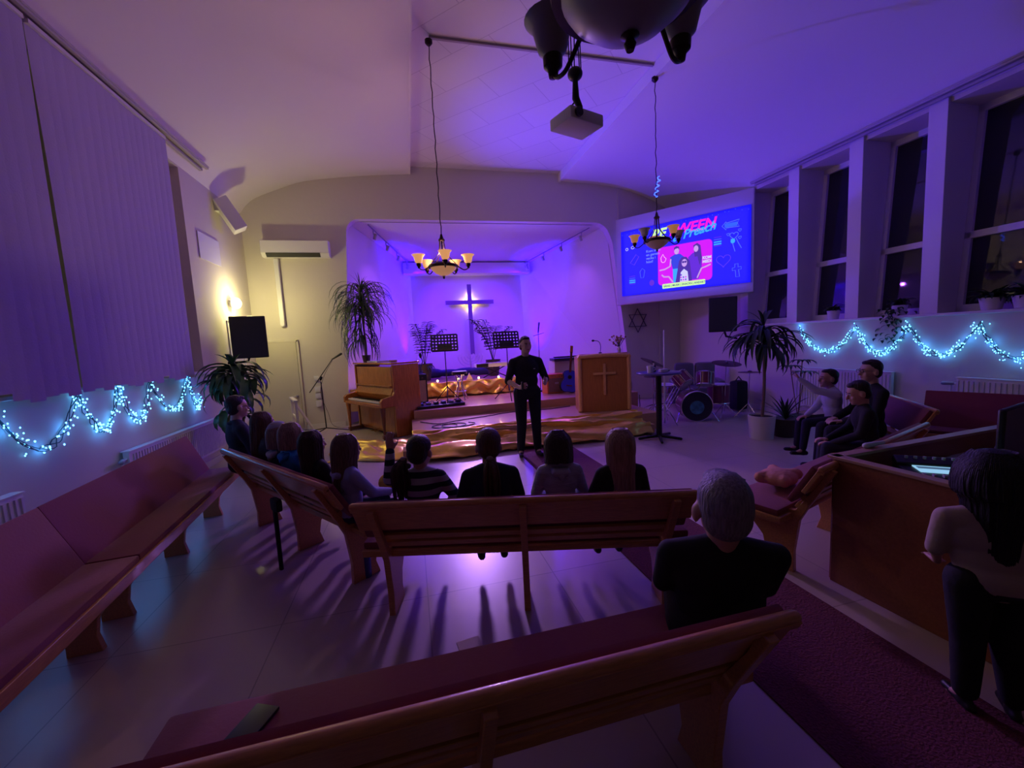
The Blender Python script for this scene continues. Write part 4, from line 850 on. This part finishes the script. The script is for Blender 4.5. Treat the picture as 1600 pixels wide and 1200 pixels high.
drum('snare_drum', (-.45, .40, .58), .175, .14, Euler((.1, 0, 0)), hw, chrome)
brz = mat('bronze_cymbal', (.12, .07, .07), .35, metal=.8)
for i, (x, y, z, r, rt, bx, by) in enumerate(((-.72, .25, 1.13, .24, Euler((.15, .38, 0)), -.62, .4), (-.74, .1, .86, .17, Euler((.05, 0, 0)), -.7, .25), (.62, .1, 1.06, .26, Euler((.18, .05, 0)), .62, .2), (1.02, .05, .88, .20, Euler((0, 0, 0)), 1.02, .1))):
    cst = MB().lathe([(.0, .03), (.03, .028), (.045, .008), (r, 0), (r, -.003), (.04, .003), (0, .02)], (x, y, z), 32, rot=rt).build('cymbal', brz, t)
    MB().cap((bx, by, .12), .011, (x, y, z+.04), .008, 8, 2).build('cymbal_stand', chrome, t)
    m = MB()
    for k in range(3): a = k*2.1+i; m.cap((bx, by, .28), .008, (bx+.24*math.cos(a), by+.24*math.sin(a), .01), .009, 6, 1)
    m.build('tripod_legs', chrome, t)
for s_ in (-1, 1): MB().cap((s_*.26, -.05, .22), .010, (s_*.38, -.25, .012), .012, 8, 2).build('spur', chrome, t)
for x in (-.05, .07): MB().cap((x, .02, .56), .014, (x*2.3, .04, .74), .012, 8, 2).build('tom_holder', chrome, t)
for i in range(3): MB().cap((-.62+.05*i, -.05, .18), .009, (-.36+.06*i, .05, .62), .009, 6, 1).build('stand_rod', chrome, t)
t = thing('leather_armchair', 'worn dark armchair pushed behind the drum kit', 'armchair', (6.2, 7.9, 0), -30)
lea = mat('violet_leather', (.13, .11, .16), .35, bump=.4, bscale=12)
MB().box((0, 0, .3), (.86, .7, .36), bev=.06).build('seat', lea, t); MB().box((-.22, .28, .68), (.42, .22, .62), bev=.08).build('back_cushion', lea, t); MB().box((.22, .28, .68), (.42, .22, .62), bev=.08).build('back_cushion', lea, t)
for s_ in (-1, 1): MB().box((s_*.47, 0, .38), (.16, .72, .5), bev=.06).build('armrest', lea, t)
t = thing('padded_bag', 'black padded bag standing right of the drums', 'bag', (6.60, 7.1, 0)); MB().box((0, 0, .33), (.3, .24, .62), bev=.08).build('bag_body', blackc, t); MB().tube([(-.08, 0, .63), (0, 0, .72), (.08, 0, .63)], .012, 6).build('strap', blackc, t)
# window sill pots
def sillpot(label, y, n, L, hang, seed, w=.16):
    t = thing('window_sill_plant', label, 'plant', (XR+.13, y, 1.785), 0, 'plants on the right window sill'); rr = random.Random(seed)
    MB().lathe([(0, 0), (w*.45, 0), (w*.6, .15), (w*.52, .15), (w*.5, .12), (0, .12)], n=20).build('pot', potm, t)
    m = MB()
    for k in range(n): m.leaf((rr.gauss(0, .03), rr.gauss(0, .03), .14+rr.random()*.05), rr.uniform(0, 360), L*rr.uniform(.6, 1), .05, rise=rr.uniform(.3, 2), droop=rr.uniform(.5, 2.2), n=5)
    if hang:
        for k in range(90): m.leaf((-.16+rr.gauss(0, .05), rr.gauss(0, .09), .12-rr.random()**1.3*hang), rr.uniform(0, 360), .08, .05, rise=.3, droop=1.5, n=3)
    m.build('foliage', leafd, t)
sillpot('small dark plant in a white pot on the sill of the second window', 5.62, 34, .2, 0, 1)
sillpot('trailing plant spilling over the sill into the fairy lights', 4.63, 40, .2, .5, 2)
sillpot('bushy plant in a white pot on the sill before the wide window', 3.62, 60, .26, 0, 3, .2)
sillpot('bushy plant in a white pot at the right edge of the photo', 3.32, 60, .26, 0, 4, .2)
# outdoors beyond the windows; both lamps are invented stand-ins for glows in the panes
for lab, p, c, e in (('made-up warm lamp outside, standing in for a glow in the third window', (11.5, 7.6, 3.6), (1, .55, .2), 60), ('made-up pale yellow lamp outside, standing in for the wall lamp reflected at the right edge', (12.0, 5.3, 2.75), (.95, 1, .45), 30)):
    t = thing('glow_stand_in', lab, 'stand-in lamp', (p[0], p[1], 0)); MB().cap((0, 0, 0), .06, (0, 0, p[2]), .04, 10, 2).build('pole', blackm, t)
    MB().ell((0, 0, p[2]+.1), (.14, .28 if e == 30 else .12, .12)).build('lamp_head', mat('stand_in_glow_%d' % e, (1, .8, .5), .4, emit=c, es=e), t); lamp('POINT', 'stand_in_bulb', (-.4, 0, p[2]+.1), c, 30, t, .1)
tag(MB().box((11, 2.5, -.3), (7.2, 18, .1)).build('night_lawn', mat('dark_grass', (.03, .04, .02), .95)), 'dark ground outside the tall windows', 'ground', kind='structure')
t = tag(MB().box((16, 4, 2), (1, 16, 4)).build('dark_hedge', mat('hedge', (.03, .035, .03), .95, bump=.6, bscale=5), smooth=False), 'dark tall hedge far outside the windows', 'hedge')
# ================= PEOPLE
def hand(m, w, d, nrm, side, curl=.35, s=1.0, grip=False):
    # w wrist, d finger direction, nrm palm facing direction, side +1 right / -1 left (thumb side = d x nrm * side)
    w, d, nrm = V(w), V(d).normalized(), V(nrm); nrm = (nrm-d*nrm.dot(d)).normalized(); th = d.cross(nrm)*side
    P = lambda a, b, c: w+(d*a+th*b+nrm*c)*s
    for b_ in (-.026, -.009, .009, .026): m.cap(P(.0, b_*.55, 0), .016*s, P(.085, b_*1.1, 0), .0125*s, 8, 2)
    for b_, L, r in ((.030, .074, .0088), (.010, .082, .0092), (-.011, .077, .0088), (-.031, .060, .0078)):
        p = P(.088, b_, 0); a = curl*.5+(.1 if b_ < 0 else 0)
        dd = d+th*b_*(.0 if grip else 4.0)
        for k, f in enumerate((.45, .30, .25)):
            a2 = a; dv = (dd.normalized()*math.cos(a2)+nrm*math.sin(a2)); q = p+dv*L*f*s; m.cap(p, r*s*(1-.08*k), q, r*s*(.92-.08*k), 8, 2); p = q; a += curl
    p = P(.022, .028, .004); q = P(.055, .058, .016+.02*curl); m.cap(p, .014*s, q, .0105*s, 8, 2); m.cap(q, .0105*s, P(.088, .066 if not grip else .045, .024+.035*curl), .009*s, 8, 2)
HAIRM = {}
def hairmat(n, c): return mat('hair_'+n, c, .5, bump=.6, bscale=40, var=.35, stretch=(3, 3, .35), spec=.4)
def person(label, loc, rz, s=1.0, seat=.46, lean=0, hyaw=0, hpit=0, arms=None, sit=True, style='short', hair=('brown', (.05, .025, .015)), top=navy, bottom=denim,
           longs=True, face=False, skn=skin, knee=None, legs=None, vox=.009, glasses=False, hood=None, beanie=None, shoes=None, build=1.0, hl=.45, twist=0, head_s=1.0, coll=None, extra=None):
    t = thing('person', label, 'person', loc, rz)
    hip = seat+.09*s if sit else .93*s
    Rl = Matrix.Rotation(-lean, 3, 'X') @ Matrix.Rotation(twist, 3, 'Z'); H0 = V((0, 0, hip))
    U = lambda x, y, z: H0+Rl@(V((x, y, z))*s)           # upper body point
    bw = build
    hc = U(0, .022, .655); Rh = Matrix.Rotation(hyaw, 3, 'Z') @ Matrix.Rotation(hpit, 3, 'X') @ Matrix.Rotation(-lean*.3, 3, 'X')
    hs = s**.38*1.03*head_s
    HP = lambda x, y, z: hc+Rh@(V((x, y, z))*hs)
    sh = [U(-.163*bw, -.01, .425), U(.163*bw, -.01, .425)]; hj = [H0+V((-.09*s*bw, 0, 0)), H0+V((.09*s*bw, 0, 0))]
    arms = arms or {}
    dfl = {-1: ((-.24, .06, .20), (-.10, .30, .10), (.6, .8, -.1), (0, 0, -1), .5), 1: ((.24, .06, .20), (.10, .30, .10), (-.6, .8, -.1), (0, 0, -1), .5)}
    A = {k: arms.get(k, dfl[k]) for k in (-1, 1)}
    if legs is None:
        if sit:
            kz = min(hip-.03, .50*max(s, .9)); ky = .42*s
            legs = {k: ((k*.11*s, ky, hip-.02*s), (k*.11*s, ky+.04*s, max(.075, hip-.46*s)), (k*.12*s, ky+.2*s)) for k in (-1, 1)}
        else: legs = {k: ((k*.105*s, .03*s, .49*s), (k*.125*s, -.02*s, .08*s), (k*.15*s, .13*s)) for k in (-1, 1)}
    def torso(m, g):
        m.ell(H0+V((0, -.005*s, .02*s)), (.155*s*bw+g, .115*s+g, .11*s+g)); m.ell(U(0, 0, .16), (.135*s*bw+g, .10*s+g, .15*s+g), Rl.to_euler())
        m.ell(U(0, 0, .33), (.155*s*bw+g, .11*s+g, .17*s+g), Rl.to_euler()); m.cap(U(-.12*bw, -.01, .415), .060*s+g, U(.12*bw, -.01, .415), .060*s+g)
        for k in (-1, 1): m.cap(U(k*.03, -.015, .475), .048*s+g, U(k*.15*bw, -.01, .428), .048*s+g)
        m.cap(U(0, -.015, .42), .075*s+g, U(0, -.01, .475), .055*s+g)
    def arm(m, g, k, upto=1.0, hnd=False):
        e, wv, d, n_, cu = A[k]; E, W_ = U(*e), U(*wv); S_ = sh[(k+1)//2]
        m.cap(S_, .052*s+g, E, .040*s+g)
        if upto >= 1: m.cap(E, .040*s+g, W_-(W_-E)*(0 if g == 0 else .04), .027*s+g)
        elif upto > .5: pass
        if hnd: hand(m, W_, d, n_, k, cu, s**.7)
    m = MB(); torso(m, 0)
    for k in (-1, 1):
        arm(m, 0, k, 1, True); K, An, F_ = legs[k]; m.cap(hj[(k+1)//2], .082*s, K, .055*s); m.cap(K, .054*s, An, .034*s); m.cap(An, .034*s, (F_[0], F_[1]-.04*s, An[2]-.04), .026*s)
    m.cap(U(0, -.01, .45), .058*s*bw**.5, hc-Rh@V((0, .02, .05)), .050*hs)
    Re = Rh.to_euler()
    m.ell(HP(0, -.012, .035), (.077, .096, .088) if hs == 1 else tuple(q*hs for q in (.077, .096, .088)), Re); m.ell(HP(0, .022, -.045), tuple(q*hs for q in (.057, .066, .066)), Re)
    m.ell(HP(0, .066, -.088), (.024*hs, .020*hs, .018*hs), Re); m.ell(HP(0, .055, .028), (.058*hs, .032*hs, .045*hs), Re)
    m.cap(HP(0, .090, .012), .009*hs, HP(0, .108, -.026), .0135*hs, 8, 3)
    for k in (-1, 1): m.ell(HP(k*.082, -.008, -.008), (.013*hs, .024*hs, .033*hs), Re, 10); m.ell(HP(k*.036, .062, -.030), (.022*hs, .02*hs, .022*hs), Re, 10)
    body = m.organic('body', skn, t, vox, 3)
    # face details
    for k in (-1, 1):
        MB().ell(HP(k*.029, .078, .012), (.0125*hs, .009*hs, .009*hs), Re, 10).build('eye', mat('eye_white', (.5, .45, .42), .3), t)
        MB().ell(HP(k*.029, .0845, .012), (.006*hs, .005*hs, .006*hs), Re, 8).build('iris', mat('iris', (.02, .015, .012), .2), t)
        MB().cap(HP(k*.016, .088, .031), .0045*hs, HP(k*.044, .078, .033), .003*hs, 6, 2).build('eyebrow', mat('brow', (.06, .03, .02), .8), t)
    MB().tube([HP(-.022, .079, -.055), HP(-.010, .0855, -.054), HP(0, .087, -.055), HP(.010, .0855, -.054), HP(.022, .079, -.055)], [.003*hs, .0065*hs, .006*hs, .0065*hs, .003*hs], 6).build('lips', mat('lips', (.36, .12, .11), .5), t)
    if glasses:
        g = MB()
        for k in (-1, 1): g.tube([HP(k*.033+.024*math.cos(a*PI/7), .100, .012+.018*math.sin(a*PI/7)) for a in range(14)], .0022, 5, True).tube([HP(k*.057, .098, .016), HP(k*.082, .01, .012)], .0022, 5)
        g.tube([HP(-.010, .101, .014), HP(.010, .101, .014)], .0022, 5); g.build('glasses', black, t)
    # clothes
    m = MB(); torso(m, .014)
    for k in (-1, 1): arm(m, .012, k, 1.0 if longs else .6)
    if not longs: pass
    m.organic('shirt', top, t, vox*1.1, 4)
    m = MB(); m.ell(H0+V((0, -.005*s, .0)), (.165*s*bw+.006, .125*s+.006, .10*s+.004))
    for k in (-1, 1): K, An, F_ = legs[k]; m.cap(hj[(k+1)//2], .092*s*bw**.8, K, .068*s*bw**.8); m.cap(K, .068*s*bw**.8, V(An)+V((0, 0, .03)), .052*s*bw**.8)
    m.organic('trousers', bottom, t, vox*1.2, 4)
    for k in (-1, 1):
        K, An, F_ = legs[k]; m = MB(); z0 = An[2]-.075+.04; dirf = (V((F_[0], F_[1], 0))-V((An[0], An[1], 0))); dn = dirf.normalized()
        a = V((An[0], An[1], An[2]-.035)); m.cap(a-dn*.03, .038*s, a+dn*.16*s, .032*s, 10, 3); m.cap(V(An), .040*s, a, .042*s)
        m.organic('shoe', shoes or black, t, .01, 2)
    # hair
    hm = hairmat(*hair) if not isinstance(hair, bpy.types.Material) else hair
    m = MB(); rr = random.Random(len(label)*7)
    sc = lambda *q: tuple(x*hs for x in q)
    if style in ('short', 'grey'):
        m.ell(HP(0, -.024, .049), sc(.080, .094, .086), Re); m.ell(HP(0, -.048, -.006), sc(.074, .060, .072), Re); m.ell(HP(-.058, -.03, .03), sc(.020, .055, .045), Re); m.ell(HP(.058, -.03, .03), sc(.020, .055, .045), Re); m.ell(HP(0, .03, .098), sc(.052, .045, .026), Re)
        for k in range(30): a = rr.uniform(0, 2*PI); q = rr.random()**.5; x_, y_ = .055*q*math.cos(a), -.02+.055*q*math.sin(a); m.cap(HP(x_, y_, .11-.4*q*q*.06), .012*hs, HP(x_*1.1, y_+.012, .134-q*q*.03), .007*hs, 6, 1)
        m.organic('hair', hm, t, .007, 3)
    else:
        m.ell(HP(0, -.020, .052), sc(.087, .100, .086), Re); m.ell(HP(0, -.050, .0), sc(.080, .066, .075), Re)
        m.organic('hair', hm, t, .008, 3)
        up = V((0, 0, 1))
        if style == 'long':
            m = MB(); n = 84
            for k in range(n):
                a = math.radians(-128+256*k/(n-1)); sx, cy = math.sin(a), -math.cos(a); j = rr.uniform(-.01, .01)
                L = hl*s*rr.uniform(.86, 1.04)
                p = [HP(.045*sx, -.02+.05*cy, .125), HP(.086*sx, -.02+.092*cy, .07), HP(.093*sx, -.02+.098*cy+j, -.01)]
                bx = U(.100*sx+j, min(-.02+.125*cy, .09), .43); p += [p[-1]*.5+bx*.5+V((0, 0, .01)), V((bx.x, bx.y, hc.z-.26*hs)), V((bx.x*1.02+j, bx.y, hc.z-.14-L))]
                m.tube(curve_pts(p, 4), [.0105*hs]*16+[.010, .009, .007, .005, .003], 6)
            m.build('hair_lengths', hm, t)
        elif style == 'bob':
            m = MB(); n = 36
            for k in range(n):
                a = math.radians(-120+240*k/(n-1)); sx, cy = math.sin(a), -math.cos(a)
                m.tube(curve_pts([HP(.04*sx, -.02+.05*cy, .125), HP(.09*sx, -.02+.094*cy, .06), HP(.099*sx, -.02+.103*cy, -.03), HP(.096*sx, -.02+.10*cy, -.105-.01*rr.random())], 5), .013*hs, 6)
            m.build('hair_lengths', hm, t)
        elif style == 'ponytail':
            m = MB(); tx, tz = extra or (0, -.03)
            for k in range(30):
                a = rr.uniform(0, 2*PI); q = rr.uniform(.0, 1)**.5; ex, ey = q*.045*math.cos(a), q*.03*math.sin(a)
                p0 = HP(tx, -.112, tz); L = hl*s*rr.uniform(.8, 1.05)
                m.tube(curve_pts([p0+V((ex*.3, 0, ey*.3)), p0+V((ex+tx*.3, -.035+ey, -.05)), V((p0.x+ex*1.3+tx*.3, p0.y-.02+ey, p0.z-L*.55)), V((p0.x+ex*1.0+tx*.35+rr.uniform(-.01, .01), p0.y-.005+ey, p0.z-L))], 5), [.010]*10+[.009, .008, .007, .005, .003, .002], 6)
            m.build('ponytail', hm, t); MB().ell(HP(tx, -.115, tz), sc(.024, .02, .018), None, 10).build('hair_tie', mat('hair_tie', (.3, .25, .22), .7), t)
    if hood:      # hood lying on the shoulders
        m = MB()
        for k in range(9):
            a = math.radians(-150+300*k/8); m.cap(U(.085*math.sin(a), -.015-.085*math.cos(a), .465-.02*math.cos(a)), .036*s, U(.085*math.sin(a+.4), -.015-.085*math.cos(a+.4), .465-.02*math.cos(a+.4)), .036*s, 8, 2)
        m.cap(U(-.05, -.115, .43), .045*s, U(.05, -.115, .43), .045*s).cap(U(0, -.12, .42), .045*s, U(0, -.135, .38), .03*s); m.organic('hood', hood, t, .009, 3)
    if beanie: MB().ell(HP(0, -.018, .055), sc(.092, .104, .094), Re).cap(HP(0, -.055, .01), .075*hs, HP(0, -.075, -.06), .055*hs).organic('hood_up', beanie, t, .009, 3)
    if coll: MB().tube([U(.075*math.cos(a*PI/8), -.012+.07*math.sin(a*PI/8), .475+.015*math.sin(a*PI/8)*-1) for a in range(16)], .018*s, 8, True).build('collar', coll, t)
    return t
# standing man
st = person('man in a black t-shirt and black trousers standing before the stage facing the seats', (1.61, 5.67, 0), 176, 1.02, sit=False, style='short', hair=('dark_brown', (.035, .018, .012)), top=blackc, bottom=blackc, longs=False, build=1.12, skn=skin2, hyaw=.25,
    arms={1: ((.27, .03, .17), (.16, .27, .10), (-.35, .85, .25), (-.8, -.3, -.35), .75), -1: ((-.28, .0, .17), (-.20, .25, .13), (.15, .9, .35), (.8, .2, .5), .45)})
MB().box((.14, .375, 1.085), (.025, .07, .11), bev=.01).build('held_device', black, st, label='small black device held in his right hand')
for z in (.0, .018): MB().tube([(.243+.057*math.cos(a*PI/8)*.9, .012+.055*math.sin(a*PI/8), 1.165+z) for a in range(16)], .0035, 5, True).build('sleeve_stripe', pale, st, label='white stripe round the sleeve')
MB().box((-.09, .142, 1.29), (.025, .003, .012)).build('chest_mark', pale, st, label='tiny pale mark on the chest')
# row on the middle pew (local x along the pew)
def on(pewloc, rz, x, y=.10):
    a = math.radians(rz); return (pewloc[0]+x*math.cos(a)-y*math.sin(a), pewloc[1]+x*math.sin(a)+y*math.cos(a), 0)
CP, CR = (.617, 2.387), -15.1
stripe = stripes('navy_striped_knit', (.010, .012, .035), (.36, .34, .42), 13)
person('girl in a navy and grey striped jumper raising her left arm on the middle pew', on(CP, CR, -.66, .15), -10, .72, style='ponytail', hair=('dark', (.035, .018, .015)), top=stripe, bottom=denim, extra=(-.075, -.02), hl=.42, hyaw=-.35,
    arms={-1: ((-.30, .02, .42), (-.28, .06, .68), (.0, .05, 1), (0, 1, .0), .12), 1: ((.28, .06, .22), (.22, .26, .06), (-.1, 1, -.1), (0, 0, -1), .4)})
person('woman with a brown ponytail in a dark navy top on the middle pew', on(CP, CR, -.20, .07), -8, .77, style='ponytail', hair=('brown', (.10, .05, .03)), top=navy, bottom=denim, hl=.40, extra=(0, -.05), build=1.08,
    arms={-1: ((-.25, .05, .19), (-.12, .28, .08), (.5, .8, -.1), (0, 0, -1), .5)})
person('child with a dark bob in a pale blue padded vest on the middle pew', on(CP, CR, .257, .2), -12, .68, style='bob', hair=('dark', (.035, .018, .015)), top=mat('pale_vest', (.36, .38, .50), .7, bump=.5, bscale=9, stretch=(1, 1, 5)), bottom=denim, hood=mat('pale_vest', (.36, .38, .50)), hpit=-.15, lean=.12)
person('girl with long loose blonde hair at the right of the middle pew', on(CP, CR, .63, .08), -10, .72, style='long', hair=('blonde', (.34, .22, .17)), top=blackc, bottom=denim, hl=.34, longs=True)
# left pew
LPW, LR = (-1.005, 3.736), -52.4
person('woman in glasses and a dark top at the far end of the left pew', (-1.80, 4.80, 0), -55, .92, style='short', hair=('black', (.02, .012, .012)), top=navy, bottom=blackc, glasses=True, skn=skin2, hyaw=.1, coll=navy)
person('girl with long brown hair in a dark jacket beside the woman in glasses', on(LPW, LR, -.70, .03), -55, .76, style='long', hair=('brown', (.10, .05, .03)), top=mat('charcoal_top', (.05, .05, .06), .8), bottom=denim, hl=.3)
person('child with a pale grey hood up on the left pew', on(LPW, LR, -.28, .0), -50, .68, style='bob', hair=('fair', (.25, .16, .12)), top=mat('dark_coat', (.02, .02, .04), .8), bottom=denim, beanie=mat('grey_hood', (.28, .30, .42), .85), hood=mat('cream_hood_lining', (.5, .45, .4), .9))
person('fair child in a bright blue hoodie on the left pew', on(LPW, LR, -.03, .0), -52, .71, style='bob', hair=('fair', (.25, .16, .12)), top=mat('blue_hoodie', (.02, .18, .45), .8, bump=.2, bscale=18), bottom=denim, hood=mat('blue_hoodie', (.02, .18, .45)))
person('girl with very long dark brown hair in a black top on the left pew', on(LPW, LR, .40, .01), -50, .69, style='long', hair=('dark_brown2', (.045, .022, .016)), top=blackc, bottom=denim, hl=.36, lean=-.10)
person('girl in a lavender hooded jacket with a toy at the left pew near end', on(LPW, LR, .84, .0), -60, .70, style='long', hair=('ash', (.14, .08, .06)), top=mat('lavender_jacket', (.28, .28, .50), .85, bump=.3, bscale=25), bottom=denim, hood=mat('lavender_jacket', (.28, .28, .50)), hl=.2, lean=.0, hyaw=.1,
    arms={-1: ((-.22, .10, .20), (-.06, .36, .10), (.3, .9, 0), (0, 0, -1), .5), 1: ((.22, .14, .22), (.08, .40, .12), (-.2, .9, 0), (0, 0, -1), .5)})
t = thing('stuffed_toy', 'brown and white stuffed toy held on the lap of the lavender-jacket girl', 'toy', (-.12, 3.30, .60), 0)
tb = mat('toy_brown', (.18, .08, .04), .95, bump=.4, bscale=60); MB().ell((0, 0, .0), (.07, .06, .08)).ell((0, 0, .10), (.055, .05, .05)).organic('toy_body', tb, t, .008)
for s_ in (-1, 1): MB().ell((s_*.045, 0, .145), (.022, .015, .025)).build('ear', black, t)
MB().ell((.02, -.05, .0), (.04, .03, .05)).build('belly', potm, t)
t = thing('yellow_plush_toy', 'yellow plush toy on the knees of the girl in the lavender jacket', 'toy', (-.24, 3.46, .58)); MB().ell((0, 0, 0), (.09, .08, .08)).ell((.02, -.02, .10), (.06, .05, .05)).cap((.06, 0, 0), .03, (.12, .03, -.06), .03).organic('toy_body', mat('toy_yellow', (.62, .42, .05), .9, bump=.4, bscale=50), t, .008); MB().ell((.0, -.07, .12), (.018, .012, .012)).build('snout', black, t)
# grey-haired man near
person('grey-haired man in a black shirt seen from behind on the nearest pew', (1.12, 1.30, 0), -24, .76, style='grey', hair=('grey', (.22, .20, .24)), top=blackc, bottom=blackc, build=1.52, hyaw=.0, lean=-.12, head_s=1.27, vox=.009,
    arms={-1: ((-.27, .06, .20), (-.20, .30, .08), (.1, 1, -.1), (0, 0, -1), .5)})
# right side
person('boy in a white and blue sweater raising his arm by the right wall', (4.84, 3.74, 0), 62, .76, seat=.50, lean=.12, style='short', hair=('black', (.02, .012, .012)), top=mat('white_sweater', (.50, .50, .62), .8, bump=.2, bscale=15), bottom=navy, hyaw=.1, hpit=.1,
    arms={-1: ((-.10, .24, .52), (-.02, .42, .72), (.1, .45, .85), (.2, .8, -.3), .2), 1: ((.20, .14, .20), (.08, .34, .10), (-.2, .9, -.2), (0, 0, -1), .5)})
person('man in glasses and dark clothes sitting behind two boys at right', (4.86, 3.36, 0), 60, .95, style='short', hair=('black', (.02, .012, .012)), top=blackc, bottom=blackc, glasses=True, build=1.15, hyaw=.15, skn=skin2)
person('dark-haired boy in black clothes sitting in front of the man in glasses', (4.18, 2.90, 0), 48, .78, style='short', hair=('black', (.02, .012, .012)), top=blackc, bottom=navy, lean=.14, hyaw=.15, hpit=-.25, arms={-1: ((-.24, .10, .20), (-.10, .36, .08), (.3, .9, 0), (0, 0, -1), .7), 1: ((.22, .12, .20), (.06, .38, .10), (-.2, .9, 0), (0, 0, -1), .7)})
person('person with long black hair and a beige shirt standing at the sound desk', (2.33, 1.10, 0), -35, .62, sit=False, lean=.16, head_s=1.42, style='long', hair=('jet', (.006, .005, .008)), top=mat('beige_shirt', (.42, .33, .27), .85, bump=.5, bscale=9), bottom=blackc, build=1.55, hl=.14, longs=False,
    arms={-1: ((-.30, .02, .20), (-.22, .18, .06), (.1, 1, 0), (0, 0, -1), .4)})
# ================= bake modifiers
bpy.context.view_layer.update(); dg = bpy.context.evaluated_depsgraph_get(); new = {}
for o in BAKE:
    if id(o.data) in new: continue
for o in BAKE:
    me = bpy.data.meshes.new_from_object(o.evaluated_get(dg), depsgraph=dg); new[o.name] = me
copies = {}
for o in bpy.data.objects:
    if o.type == 'MESH': copies.setdefault(o.data.name, []).append(o)
for o in BAKE:
    me = new[o.name]
    if o.type == 'FONT':
        n = o.name; p, l, r, cs = o.parent, o.location.copy(), o.rotation_euler.copy(), o.data.materials[0]
        bpy.data.objects.remove(o); q = bpy.data.objects.new(n, me); C.objects.link(q); q.parent = p; q.location = l; q.rotation_euler = r
        if not me.materials: me.materials.append(cs)
    else:
        for q in copies.get(o.data.name, [o]): q.modifiers.clear(); q.data = me
